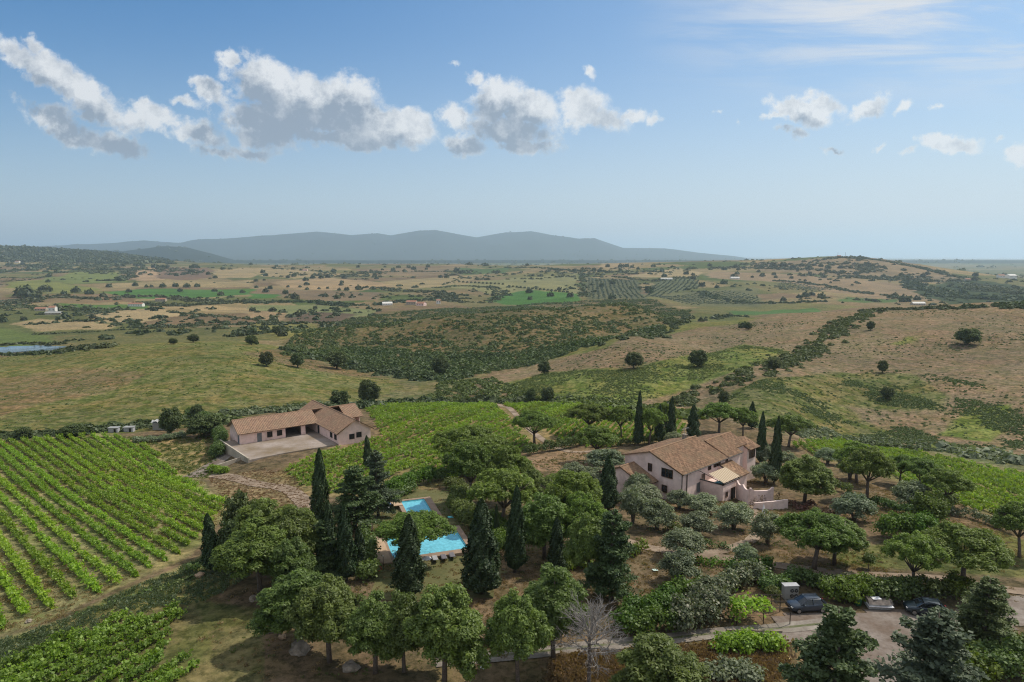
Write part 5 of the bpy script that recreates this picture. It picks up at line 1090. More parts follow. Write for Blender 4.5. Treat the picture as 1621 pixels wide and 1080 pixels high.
for a in ((84, 494, 9, 9, 7, .2, 'whitewall', 'redroof', 'white farmhouse with red roof in the left valley'), (66, 492, 16, 9, 3.5, .1, 'beige', 'redroof', 'low red roofed barn left of the white farmhouse'), (86, 498, 22, 8, 2.5, .15, 'beige', 'greymetal', 'long grey roofed shed in front of the white farmhouse'),
          (216, 485, 24, 9, 4, .0, 'whitewall', 'redroof', 'long white barn beside the straw fields'), (255, 477, 18, 9, 4, .1, 'beige', 'redroof', 'tan farmhouse among trees beyond the white barn'), (28, 416, 20, 12, 6, .0, 'whitewall', 'redroof', 'pale house on the far left slope'),
          (613, 483, 16, 10, 3, .3, 'whitewall', 'whiteroof', 'white roofed barn of the farm in the middle distance'), (652, 482, 17, 10, 4.5, -.2, 'beige', 'redroof', 'tan farmhouse in the middle distance farm'), (667, 484, 14, 10, 4, -.4, 'wall2', 'redroof', 'pinkish farmhouse right of the middle farm'), (694, 481, 7, 7, 6, .1, 'whitewall', 'redroof', 'small white house at the right of the middle farm'),
          (483, 429, 16, 9, 5, .1, 'wall2', 'redroof', 'pink house on the far ridge of trees'), (1055, 443, 28, 7, 3, .0, 'whitewall', 'whiteroof', 'long white shed above the striped olive grove'), (1163, 442, 24, 9, 4, .1, 'whitewall', 'whiteroof', 'white farm building on the right far slope'),
          (1453, 483, 20, 9, 3, .0, 'beige', 'whiteroof', 'long white roofed barn behind the dry hill'), (1531, 445, 14, 10, 5, .1, 'beige', 'redroof', 'red roofed house on the far right slope'), (1600, 441, 26, 16, 9, .2, 'whitewall', 'whiteroof', 'white building in the far right town'), (1584, 440, 18, 14, 7, .0, 'whitewall', 'redroof', 'pale house at the left of the far right town'), (1328, 407.5, 12, 8, 5, 0, 'beige', 'redroof', 'small house on top of the far hill')): farm(*a)
for px, lab in ((1326, 'thin left radio mast on the far hill top'), (1338, 'thin right radio mast on the far hill top')):
    p = G(px, 409.5); o = MB().tube([(0, 0, -2), (0, 0, 22)], [.5, .25], 6).obj('radio_mast', M['gutter']); o.location = p; tag(o, lab, 'mast')

# ------------------------------------------------------------------ estate trees
T = [  # kind, px, base row, top row, crown width px, label
 ('umbrella', 846, 706, 645, 68, 'lone umbrella pine at the edge of the middle vineyard left of the dirt track'), ('umbrella', 934, 690, 635, 68, 'umbrella pine with forked trunk on the right of the dirt track'), ('umbrella', 943, 732, 671, 62, 'small bright umbrella pine behind the olive shrubs'),
 ('umbrella', 984, 694, 640, 38, 'narrow pine left of the tall cypress behind the villa'), ('umbrella', 1027, 704, 641, 42, 'dark narrow pine between the cypresses behind the villa'), ('umbrella', 1052, 690, 635, 38, 'narrow pine beside the leaning cypress behind the villa'),
 ('umbrella', 1138, 688, 633, 66, 'umbrella pine with two trunks behind the villa roof'), ('umbrella', 1176, 692, 643, 38, 'faint small pine behind the villa, right of the twin trunk pine'), ('umbrella', 1248, 708, 651, 64, 'umbrella pine right of the villa cypresses'),
 ('aleppo', 1273, 797, 718, 76, 'light round pine right of the villa with bare pale trunk'), ('umbrella', 1372, 792, 704, 74, 'tall umbrella pine standing on the brown slope by the dark hedge'), ('umbrella', 1356, 765, 697, 64, 'umbrella pine behind the tall slope pine'),
 ('umbrella', 1424, 768, 716, 44, 'thin pine left in the trio by the right vineyard'), ('umbrella', 1457, 778, 722, 58, 'middle pine of the trio by the right vineyard'), ('umbrella', 1497, 808, 738, 66, 'rightmost pine of the trio beside the right vineyard'),
 ('umbrella', 1288, 902, 803, 106, 'broad umbrella pine above the bright hedge by the path'), ('aleppo', 1320, 894, 816, 76, 'dark green pine right behind the broad umbrella pine'), ('umbrella', 1446, 938, 842, 80, 'umbrella pine behind the covered boat and dark hedge'),
 ('umbrella', 1523, 930, 826, 112, 'large umbrella pine with leaning trunk by the pale path'), ('umbrella', 1614, 882, 792, 74, 'umbrella pine cut by the right edge'),
 ('umbrella', 745, 752, 669, 108, 'dark flat pine behind the twin pine crowns left of centre'), ('umbrella', 745, 800, 696, 78, 'tall pine with long bare trunk above the dark pool shrubs'), ('umbrella', 800, 800, 699, 80, 'pine with drooping right side touching the long trunk pine'),
 ('umbrella', 795, 838, 734, 92, 'umbrella pine behind the dark cypress right of the pools'), ('aleppo', 842, 820, 737, 56, 'bright pine right of the path side umbrella pine'), ('umbrella', 906, 860, 739, 90, 'broad pale green pine left of the big villa cypress'), ('aleppo', 862, 885, 780, 82, 'yellow green pine left of the small double cypress'),
 ('umbrella', 920, 880, 776, 72, 'yellowish pine in front of the broad pale pine'), ('aleppo', 932, 930, 812, 66, 'olive toned pine left of the tall dark fir'), ('umbrella', 880, 800, 748, 50, 'small pine crown wedged between the central pines'),
 ('umbrella', 660, 892, 806, 112, 'broad pine spreading over the large swimming pool'),
 ('aleppo', 470, 1018, 905, 104, 'leftmost pine of the front row above the boulders'), ('aleppo', 522, 1048, 912, 112, 'second pine of the front row with dark short trunk'), ('aleppo', 594, 1066, 938, 92, 'third pine of the front row'), ('aleppo', 640, 1064, 934, 78, 'slim pine of the front row in front of the wide cypress'),
 ('aleppo', 704, 1082, 925, 118, 'largest pine of the front row with thick grey trunk'), ('aleppo', 820, 1086, 934, 84, 'pine of the front row left of the bare tree'), ('aleppo', 876, 1044, 892, 104, 'tall pine behind the bare grey tree'), ('aleppo', 1045, 1150, 1014, 128, 'pine cut by the bottom edge right of the bare tree'),
 ('aleppo', 422, 905, 786, 92, 'broad green pine behind the lone left cypress'), ('aleppo', 462, 915, 796, 76, 'bright topped pine at the left grove'), ('aleppo', 412, 940, 822, 104, 'largest dark pine of the left grove'), ('aleppo', 462, 945, 850, 74, 'low bright pine in front of the left grove'),
 ('oak', 385, 870, 778, 58, 'dark oak at the back left of the grove'), ('oak', 372, 900, 816, 56, 'very dark oak right beside the lone left cypress'), ('cedar', 512, 915, 822, 52, 'ragged dark conifer between grove pines and cypresses'),
 ('cypress', 339, 904, 811, 27, 'lone dark cypress at the corner of the left vineyard'), ('cypress', 508, 836, 710, 27, 'tall pointed cypress in front of the winery vines'), ('cypress', 584, 742, 689, 14, 'small cypress at the corner of the winery gable'),
 ('cypress', 521, 914, 796, 28, 'brownish cypress, left one of the trio by the barbecue'), ('cypress', 549, 918, 795, 28, 'green cypress, middle one of the trio by the barbecue'), ('cypress', 571, 905, 832, 22, 'short cypress right in the trio by the barbecue'),
 ('cypress', 647, 944, 815, 40, 'wide dark cypress in front of the large pool'), ('cypress', 762, 940, 790, 50, 'broad cypress with grey trunk right of the pool'), ('cypress', 786, 856, 797, 9, 'tiny thin cypress behind the broad pool cypress'),
 ('cypress', 815, 906, 767, 28, 'tall dark cypress right of the pool shrubs'), ('cypress', 881, 906, 818, 24, 'small double cypress in front of the yellow pines'), ('cypress', 963, 808, 722, 28, 'dark cypress left of the villa gable'),
 ('cypress', 1010, 706, 618, 13, 'tallest slim cypress behind the villa'), ('cypress', 1044, 701, 640, 15, 'pointed cypress in front of the dark narrow pine'), ('cypress', 1061, 694, 628, 14, 'slim cypress behind the leaning pine'), ('cypress', 1097, 694, 640, 18, 'blunt cypress directly behind the villa chimney'),
 ('cypress', 1190, 678, 635, 13, 'small cypress behind the far villa roof'), ('cypress', 1204, 735, 651, 15, 'thin cypress right of the far villa roof'), ('cypress', 1225, 766, 658, 17, 'tall slim cypress right of the villa terrace'),
 ('cedar', 562, 840, 736, 66, 'dark spreading conifer above the barbecue'), ('bluecedar', 599, 818, 713, 50, 'silvery blue cedar behind the barbecue'), ('cedar', 967, 950, 806, 76, 'tall dark fir with ragged low branches in the garden centre'), ('cedar', 1316, 1190, 964, 128, 'big dark conifer at the bottom in front of the yard'),
 ('bluecedar', 1458, 1200, 962, 150, 'drooping grey green cedar at the bottom right'), ('cedar', 1556, 1028, 912, 78, 'dark twin topped conifer right of the yard'),
 ('olive', 1040, 838, 786, 50, 'silvery olive tree below the villa gable'), ('olive', 1002, 828, 768, 42, 'grey green bushy tree right of the villa cypress'), ('olive', 1075, 805, 772, 38, 'olive tree against the lower gable window'), ('olive', 1016, 800, 762, 56, 'dark olive under the annex roof'),
 ('olive', 1111, 812, 780, 52, 'rounded olive in front of the shuttered window'), ('olive', 1161, 838, 790, 52, 'silver olive in front of the villa balcony'), ('olive', 1103, 850, 806, 52, 'olive tree in the middle of the garden slope'), ('olive', 1080, 882, 832, 62, 'wide olive left of the garden slope'),
 ('olive', 1076, 922, 868, 58, 'lowest olive beside the brown clearing'), ('olive', 1180, 896, 858, 36, 'small round olive at the end of the clipped hedge'), ('olive', 1215, 862, 806, 48, 'pale olive beside the white parasol'), ('olive', 1352, 824, 777, 54, 'silver olive with red shrubs at its left'),
 ('olive', 1440, 802, 758, 52, 'olive tree in front of the pine trio'), ('olive', 1345, 760, 716, 40, 'grey olive behind the tall slope pine'), ('olive', 960, 745, 706, 58, 'wide olive shrub on the slope behind the small bright pine'), ('olive', 1010, 790, 745, 40, 'olive left of the annex roof'), ('olive', 1065, 706, 682, 28, 'small olive behind the villa ridge'),
 ('olive', 1210, 735, 700, 34, 'dense olive right of the small villa roof'), ('olive', 1212, 765, 728, 44, 'silver olive below the lean to roof'), ('olive', 1310, 735, 706, 38, 'olive at the left end of the right vineyard'), ('olive', 905, 765, 730, 44, 'olive on the brown slope left of the villa'), ('olive', 940, 775, 735, 44, 'dark olive behind the pale green pine'), ('olive', 1245, 740, 712, 30, 'small olive at the foot of the right cypress'),
 ('broadleaf', 1375, 901, 878, 26, 'small leaning young tree on the open path'), ('broadleaf', 1221, 962, 930, 28, 'bright young tree left of the heat pump'), ('oak', 1420, 868, 850, 16, 'tiny dark bush behind the boat pine'),
]
for a in T: tree(*a)
# dead tree with bare branches
def dead_tree(px, pyb, pyt, wpx, label):
    p = G(px, pyb); ht = (CAMZ - tanp(pyt) * p.y) - p.z; rad_ = wpx * .5 * depth(p) / F; e = empty('bare_tree', p, 0, label, 'tree'); rg = random.Random(5)
    MB().tube([(0, 0, -.3), (.05, 0, ht * .3), (0, .05, ht * .55)], [.2, .17, .12], 8).obj('trunk', M['bark'], e)
    br = MB()
    def grow(s_, d, ln, r_, lv):
        mid = s_ + d * ln * .5 + Vector((rg.gauss(0, .06), rg.gauss(0, .06), rg.gauss(0, .05))) * ln; en = s_ + d * ln; br.tube([s_, mid, en], [r_, r_ * .8, r_ * .55], 4 if lv < 3 else 3)
        if lv >= 4: return
        for k in range(4 if lv < 2 else 3):
            nd = (d + Vector((rg.gauss(0, .55), rg.gauss(0, .55), rg.gauss(.02, .38)))).normalized(); grow(s_.lerp(en, .45 + .55 * rg.random()), nd, ln * (.62 + .15 * rg.random()), r_ * .58, lv + 1)
    for k in range(24):
        a = k * 2.399; el = .05 + 1.2 * (k / 24); z = ht * (.34 + .22 * (k / 24)); d = Vector((math.cos(a) * math.cos(el), math.sin(a) * math.cos(el), math.sin(el))); grow(Vector((0, 0, z)), d, rad_ * .56, .07, 1)
    br.obj('branches', M['greybark'], e)
dead_tree(932, 1085, 934, 118, 'bare dead tree with fine grey branches in front of the pine row')

# ------------------------------------------------------------------ hedges
def hedge(pts, wd, ht, mt, label, per=150, size=.22, name='hedge', lumpy=.3, cat='hedge', kind=None):
    L = smooth_line(wpoly(pts), .7); n_ = len(L); dd = np.gradient(L, axis=0); dd /= np.maximum(np.linalg.norm(dd, axis=1, keepdims=True), 1e-6); s_ = np.stack([-dd[:, 1], dd[:, 0]], 1); cs = []; rs = []
    for i in range(n_):
        for k in range(max(1, int(wd / 1.0))):
            q = L[i] + s_[i] * wd * (rng.random() - .5) * .7; h = ht * (1 + lumpy * rng.normal() * .35); r_ = min(wd * .42, .75) * (.8 + .4 * rng.random()); z = float(H(q[0], q[1]))
            cs.append((q[0], q[1], z + h - r_)); rs.append((r_, r_, r_ * .9))
            if h > 1.2: cs.append((q[0] + rng.normal() * .2, q[1] - .1, z + h * .45)); rs.append((r_, r_, h * .42))
    v, f = clumps_to_leaves(cs, rs, per, size, 1.1, .5, rng); o = link(name, mesh_np(name, v, f, [M[mt]])); return tag(o, label, None if kind else cat, kind=kind)
hedge([(832, 722), (870, 715), (915, 707), (950, 697)], 1.8, 2.6, 'hedge', 'dark clipped hedge along the back of the garden slope'); hedge([(950, 708), (1000, 705), (1060, 700)], 1.8, 2.0, 'hedge', 'dark hedge under the cypresses behind the villa')
hedge([(615, 788), (650, 772), (685, 762)], 3.0, 3.0, 'brightbush', 'rounded bright hedge behind the small pool'); hedge([(600, 806), (625, 790), (650, 778)], 2.2, 1.8, 'hedge', 'dark hedge below the bright rounded hedge'); hedge([(690, 762), (730, 752), (760, 745)], 2.0, 2.2, 'hedge', 'dark low hedge under the dark flat pine')
hedge([(728, 790), (725, 808), (735, 822), (752, 838)], 3.6, 2.6, 'hedge', 'dark evergreen shrubs right of the small pool', name='shrub_border', cat='shrub border'); hedge([(715, 772), (738, 785)], 3.0, 2.0, 'hedge', 'dark shrubs behind the turquoise loungers', name='shrub_border', cat='shrub border'); hedge([(785, 830), (790, 850), (795, 878)], 2.6, 2.2, 'brightbush', 'yellow green shrubs between the two dark cypresses', name='shrub_border', cat='shrub border')
hedge([(895, 898), (915, 895), (930, 898)], 2.2, 1.4, 'brightbush', 'low bright hedge left of the tall fir'); hedge([(1000, 880), (1012, 872)], 1.6, 1.6, 'brightbush', 'bright hedge right of the tall fir'); hedge([(1105, 892), (1135, 895), (1165, 893)], 1.9, 1.0, 'brightbush', 'low clipped bright hedge by the garden path')
hedge([(985, 1000), (1005, 990), (1030, 975), (1060, 960)], 3.0, 2.4, 'brightbush', 'bright green hedge above the lower track'); hedge([(1000, 1008), (1040, 1000), (1068, 1000)], 2.6, 2.2, 'brightbush', 'bright lower hedge beside the track')
hedge([(1060, 952), (1090, 942), (1110, 936)], 2.6, 2.0, 'brightbush', 'bright hedge crest between the flowering hedges'); hedge([(1075, 1000), (1105, 990), (1125, 975), (1118, 955)], 3.8, 3.0, 'greyhedge', 'large rounded grey green bush beside the track'); hedge([(1100, 965), (1130, 945), (1170, 925), (1200, 918)], 3.2, 2.0, 'greyhedge', 'flowering hedge curving above the pergola'); hedge([(1165, 912), (1195, 903), (1215, 905)], 2.0, 1.6, 'brightbush', 'small bright hedge behind the flowering hedge'); hedge([(1205, 935), (1230, 930), (1250, 935)], 2.6, 1.8, 'hedge', 'dark hedge above the heat pump')
hedge([(1250, 922), (1290, 930), (1320, 938)], 2.2, 1.8, 'hedge', 'dark green hedge under the broad umbrella pine'); hedge([(1310, 950), (1345, 955), (1380, 945)], 3.6, 2.6, 'brightbush', 'bright yellow green hedge behind the green bin'); hedge([(1385, 950), (1420, 952), (1450, 950)], 3.4, 2.4, 'hedge', 'dark hedge behind the covered boat'); hedge([(1330, 928), (1380, 930), (1430, 935)], 2.0, 1.4, 'greyhedge', 'grey green hedge top along the path'); hedge([(1465, 948), (1495, 945), (1520, 945)], 2.8, 2.2, 'hedge', 'dark bushes behind the teal car'); hedge([(1505, 948), (1525, 945)], 2.6, 2.6, 'brightbush', 'round green bush at the foot of the large umbrella pine')
hedge([(1345, 792), (1375, 800), (1410, 808), (1440, 815)], 1.8, 1.6, 'hedge', 'dark clipped hedge along the brown slope'); hedge([(1320, 775), (1345, 782)], 1.6, 2.0, 'hedge', 'dark hedge behind the brown slope'); hedge([(1395, 852), (1425, 850), (1460, 848)], 3.6, 3.2, 'brightbush', 'large bright rounded hedge left of the umbrella pines'); hedge([(1440, 850), (1465, 845)], 3.4, 3.0, 'brightbush', 'bright bush in the middle of the large rounded hedge'); hedge([(1462, 838), (1485, 828)], 4.0, 4.4, 'brightbush', 'tallest bright bush beside the right pine trio')
hedge([(1500, 815), (1540, 822), (1580, 835), (1600, 845)], 1.6, 1.4, 'greyhedge', 'grey green hedge bordering the right vineyard'); hedge([(1470, 820), (1500, 800)], 2.4, 2.4, 'hedge', 'dark shrubs at the foot of the rightmost trio pine')
hedge([(1140, 1030), (1160, 1028), (1175, 1035)], 2.0, 1.7, 'vine', 'round vine covered bush below the track, left one', name='vine_bush', cat='vine'); hedge([(1180, 1028), (1205, 1026), (1225, 1030)], 2.0, 1.8, 'vine', 'vine covered trellis below the pergola, right one', name='vine_bush', cat='vine')
hedge([(1500, 1075), (1550, 1070), (1621, 1060)], 4.0, 2.6, 'hedge', 'dense dark shrubs in the bottom right corner', name='shrub_border', cat='shrub border'); hedge([(1530, 1060), (1560, 1090)], 3.0, 2.6, 'brightbush', 'bright shrub patch in the bottom right corner', name='shrub_border', cat='shrub border'); hedge([(1590, 1035), (1640, 1040)], 3.0, 2.4, 'hedge', 'dark bushes at the right edge above the corner', name='shrub_border', cat='shrub border')
hedge([(1290, 812), (1310, 815), (1330, 808)], 2.0, 1.2, 'redbush', 'reddish flowering shrubs left of the silver olive', name='shrub_border', cat='shrub border'); hedge([(1250, 800), (1275, 808), (1290, 800)], 1.6, .9, 'redbush', 'brown red shrubs under the light round pine', name='shrub_border', cat='shrub border')
hedge([(300, 660), (330, 672), (350, 700), (345, 725)], 3.4, 2.8, 'hedge', 'green bushes left of the winery', name='shrub_border', cat='shrub border'); hedge([(215, 700), (250, 699), (290, 692)], 2.8, 1.5, 'olive', 'grey green shrub belt beside the tarpaulin shed', name='shrub_border', cat='shrub border'); hedge([(335, 745), (355, 750)], 2.2, 1.4, 'vine', 'bright bush at the end of the ramp wall', name='shrub_border', cat='shrub border')
hedge([(582, 900), (584, 880), (584, 862)], 1.8, 2.4, 'hedge', 'green hedge between barbecue and pool deck'); hedge([(575, 918), (590, 912)], 2.2, 2.4, 'hedge', 'dark bush by the red life ring'); hedge([(300, 905), (312, 903)], 1.2, 1.0, 'hedge', 'small bush beside the pale boulder')
hedge([(250, 935), (300, 915)], .9, .4, 'hedge', 'low weeds on the bank above the left patch', name='weeds', kind='stuff'); hedge([(120, 975), (180, 955), (240, 938)], 1.4, .3, 'hedge', 'low weeds along the bank edge', name='weeds', kind='stuff')
hedge([(40, 1010), (90, 1000)], 1.6, .3, 'hedge', 'low weeds near the broken stone', name='weeds', kind='stuff')
hedge([(780, 1010), (830, 1006), (860, 1000)], 2.6, 2.2, 'hedge', 'dark bushes behind the front pine row', name='shrub_border', cat='shrub border'); hedge([(1130, 1075), (1180, 1068), (1200, 1080)], 3, 1.2, 'olive', 'grey green ground shrub at the bottom edge', name='shrub_border', cat='shrub border')
hedge([(1060, 838), (1075, 840)], 1.6, 1.2, 'hedge', 'dark shrub below the villa terrace steps'); hedge([(1150, 870), (1120, 865)], 1.6, 1.0, 'hedge', 'dark low shrubs behind the clipped hedge')
fl = hedge([(1190, 806), (1205, 800), (1222, 795), (1232, 795)], .5, 1.9, 'redbush', 'red flowers trailing on the low garden wall', size=.14, name='flower_bed', cat='flowers')

# ------------------------------------------------------------------ wild trees and scrub on the hills
def blob_template(n_, seed, size, flat=.8):
    rg = np.random.default_rng(seed); d = sph(n_, rg); d[:, 2] = np.abs(d[:, 2]) * .95; P = d * (.72 + .3 * rg.random((n_, 1))) * (1 + .22 * np.sin(d[:, [0]] * 5 + seed) * np.cos(d[:, [1]] * 4)); P[:, 2] *= flat
    return leaves(P, d + [0, 0, .4], size, 1.1, .8, rg)
BT = [blob_template(34, k, .62) for k in range(5)]; BM = [blob_template(64, 60 + k, .38) for k in range(6)]; BL = [blob_template(80, 20 + k, .42) for k in range(5)]
def scatter(name, pts, sizes, mt, label, T_=BT, sink=.15, kind='stuff'):
    Vs = []; Fs = []; o = 0
    pts = np.asarray(pts); z = H(pts[:, 0], pts[:, 1])
    for (x, y), s_, z_ in zip(pts, sizes, z):
        v, f = T_[int(rng.integers(len(T_)))]; a = rng.random() * 6.28; c_, s2 = math.cos(a), math.sin(a); sx = s_ * (.85 + .3 * rng.random()); q = np.stack([(v[:, 0] * c_ - v[:, 1] * s2) * sx, (v[:, 0] * s2 + v[:, 1] * c_) * sx, v[:, 2] * s_ * (.85 + .3 * rng.random())], 1) + [x, y, z_ - sink * s_]
        Vs.append(q); Fs.append(f + o); o += len(v)
    ob = link(name, mesh_np(name, np.vstack(Vs), np.vstack(Fs), [M[mt]])); return tag(ob, label, None, kind=kind)
def rand_in(pts, n_, dens=None):
    poly = wpoly(pts); P = np.array(poly); lo, hi = P.min(0), P.max(0); out = []
    while len(out) < n_:
        q = lo + (hi - lo) * rng.random((4 * n_ + 50, 2)); ok = inpoly(q[:, 0], q[:, 1], poly); q = q[ok]
        if dens is not None: q = q[rng.random(len(q)) < dens(q[:, 0], q[:, 1])]
        if len(q) == 0: break
        out += list(q)
    return np.array(out[:n_])
MQ = [(445, 562), (470, 522), (560, 502), (700, 489), (850, 480), (960, 475), (1040, 475), (1095, 492), (1060, 521), (960, 541), (900, 560), (780, 588), (700, 605), (560, 577)]
dn = lambda x, y: np.clip(.70 + 2.6 * fbm(x, y, 38, 71, 4), .05, 1)
q = rand_in(MQ, 23000, dn); scatter('scrubland', q, .7 + 2.2 * rng.random(len(q)) ** 3, 'maquis', 'dense dark scrub over the middle hill', BM)
q = rand_in([(470, 556), (560, 548), (700, 560), (800, 560), (900, 545), (1040, 515), (1060, 521), (960, 541), (900, 560), (780, 588), (700, 605), (560, 577)], 1300); scatter('woodland', q, 1.6 + 1.6 * rng.random(len(q)), 'maquis', 'thick dark woodland along the foot of the middle hill', BM)
q = rand_in([(530, 645), (640, 640), (800, 637), (1000, 645), (1060, 645), (1000, 636), (850, 632), (780, 600), (700, 605), (690, 622)], 700); scatter('valley_scrub', q, .9 + 1.2 * rng.random(len(q)), 'scrub', 'mixed scrub filling the stream valley behind the vineyard', BM)
GR = [(700, 600), (860, 592), (1000, 587), (1110, 562), (1180, 547), (1250, 557), (1180, 587), (1080, 622), (1000, 642), (840, 634)]
dg = lambda x, y: np.clip(.45 + 3 * fbm(x, y, 25, 81, 3), 0, 1)
q = rand_in([(790, 615), (860, 592), (1000, 587), (1110, 562), (1180, 547), (1250, 557), (1180, 587), (1080, 622), (1000, 640), (840, 632)], 3600, dg); scatter('low_scrub', q, .35 + .35 * rng.random(len(q)), 'scrub', 'low green scrub over the foot of the dry slope', BM)
q = rand_in([(1110, 650), (1200, 603), (1330, 585), (1440, 585), (1560, 610), (1640, 640), (1700, 720), (1621, 730), (1450, 712), (1300, 700), (1180, 675)], 6500, lambda x, y: np.clip(.02 + 3.4 * fbm(x, y, 19, 83, 4), .03, 1)); scatter('low_scrub', q, .35 + .45 * rng.random(len(q)) ** 2, 'scrub', 'low green scrub patches over the right hillside', BM)
q = rand_in([(800, 590), (1000, 540), (1210, 501), (1340, 493), (1621, 484), (1750, 500), (1750, 650), (1500, 620), (1300, 590), (1100, 600), (900, 600)], 2600, lambda x, y: np.clip(.3 + 2 * fbm(x, y, 60, 85, 3), .05, 1)); scatter('low_scrub', q, .25 + .45 * rng.random(len(q)) ** 2, 'maquis', 'small dark tussocks dotted over the dry slopes')
q = rand_in([(-100, 690), (250, 680), (420, 655), (640, 640), (690, 615), (520, 575), (350, 545), (100, 555), (-100, 570)], 1800, lambda x, y: np.clip(.3 + 2 * fbm(x, y, 60, 87, 3), .05, 1)); scatter('low_scrub', q, .2 + .4 * rng.random(len(q)) ** 3, 'scrub', 'small bushes dotted over the grassy left hill')
def belt(pts, n_, wd, s0, s1, mt, label, name='woodland', T_=BL):
    L = smooth_line(wpoly(pts), 3); k = rng.integers(0, len(L), n_); q = L[k] + rng.normal(size=(n_, 2)) * wd * .5; return scatter(name, q, s0 + (s1 - s0) * rng.random(n_), mt, label, T_)
belt([(1065, 640), (1120, 622), (1170, 600), (1210, 583), (1250, 570), (1285, 556), (1310, 535), (1340, 510), (1375, 495)], 330, 9, 1.0, 2.9, 'oak', 'dark tree belt in the gully between the two dry hills')
belt([(1375, 494), (1400, 491), (1460, 489), (1515, 488)], 90, 8, 1.8, 3.2, 'faroak', 'dark bushes along the crest of the right hill'); belt([(1530, 487), (1545, 487)], 8, 4, 2.5, 3.5, 'faroak', 'dark bush clump on the right crest'); belt([(1590, 487), (1640, 485)], 40, 8, 3, 4.5, 'faroak', 'dark wood at the right end of the crest')
belt([(520, 650), (560, 645), (620, 640), (700, 637)], 60, 6, 2.0, 3.4, 'faroak', 'dark trees behind the winery'); belt([(745, 638), (800, 636), (880, 638)], 60, 7, 2.0, 3.6, 'faroak', 'dark trees at the far edge of the middle vineyard'); belt([(880, 640), (980, 648), (1060, 655), (1100, 662)], 110, 9, 1.2, 3.0, 'scrub', 'mixed green belt behind the cypresses')
belt([(0, 692), (60, 690), (140, 684), (190, 678), (240, 672)], 120, 4, 1.2, 2.4, 'faroak', 'dark hedgerow between left vineyard and hill'); belt([(280, 668), (320, 662), (380, 655), (440, 650), (510, 642)], 150, 5, 1.4, 2.6, 'reed', 'pale reed bed behind the winery'); belt([(285, 668), (310, 666), (340, 670)], 40, 5, 1.6, 3.0, 'scrub', 'green trees around the tarpaulin shed')
belt([(1250, 684), (1320, 690), (1400, 700), (1500, 714), (1621, 732)], 260, 9, .7, 1.5, 'reed', 'pale green bramble strip along the far edge of the right vineyard'); belt([(1530, 718), (1560, 722), (1621, 732), (1680, 735)], 36, 6, 2.2, 4.2, 'olive', 'grey green willow clumps at the right edge'); belt([(1340, 700), (1380, 707), (1440, 712)], 40, 4, 1.2, 2.2, 'faroak', 'dark bushes in the bramble strip')
belt([(460, 556), (500, 566), (560, 580), (620, 590), (690, 600)], 120, 14, 2.2, 4.4, 'faroak', 'dark trees below the left end of the scrub hill'); belt([(930, 548), (1000, 535), (1060, 520), (1090, 500)], 90, 10, 2.4, 4.2, 'faroak', 'dark trees at the right foot of the scrub hill')
# single wild trees (photo positions)
BIG = [(1003, 583, 556, 30, 'round dark oak on the dry slope, left of the two above the belt'), (1104, 581, 553, 30, 'round dark oak on the dry slope near the gully belt'), (862, 592, 571, 24, 'dark oak at the left foot of the dry slope'), (1531, 546, 518, 38, 'large dark oak alone high on the right hill'),
 (1404, 632, 612, 22, 'dark bush tree in the green scrub of the right hill'), (1397, 590, 570, 17, 'oak bush on the upper right hillside'), (1378, 523, 508, 14, 'small round oak left of the gully top'), (533, 584, 553, 36, 'dark wild oak on the left hill crest'), (471, 582, 558, 26, 'round oak left of the dark wild oak'), (422, 580, 556, 24, 'oak group left on the hill ridge'), (583, 640, 600, 38, 'large dark tree behind the winery roof'), (538, 646, 616, 34, 'dark tree behind the winery cross roof'),
 (398, 546, 530, 20, 'oak on the left hill top'), (306, 542, 529, 20, 'oak on the left hill crest edge'), (274, 545, 535, 16, 'low oak at the left of the hill crest'), (438, 530, 515, 16, 'oak in the olive field beyond the left hill'), (697, 596, 562, 30, 'tall dark tree at the foot of the scrub hill'), (866, 640, 612, 24, 'dark tree at the far vineyard edge'), (840, 640, 614, 18, 'smaller dark tree at the far vineyard edge'),
 (270, 690, 642, 38, 'dark green tree behind the tarpaulin shed'), (323, 692, 655, 56, 'spreading dark tree left of the winery'), (312, 666, 640, 24, 'dark tree above the reed bed'), (1184, 522, 510, 14, 'oak bush near the top of the dry slope'), (1225, 588, 566, 26, 'grey green tree at the gully belt'), (1145, 640, 618, 20, 'oak in front of the gully belt'), (38, 695, 676, 28, 'dark bush at the far edge of the left vineyard'), (117, 690, 672, 40, 'wide dark bush in the far hedgerow')]
for px, pb, pt, wp_, lab in BIG: tree('oak', px, pb, pt, wp_, lab)
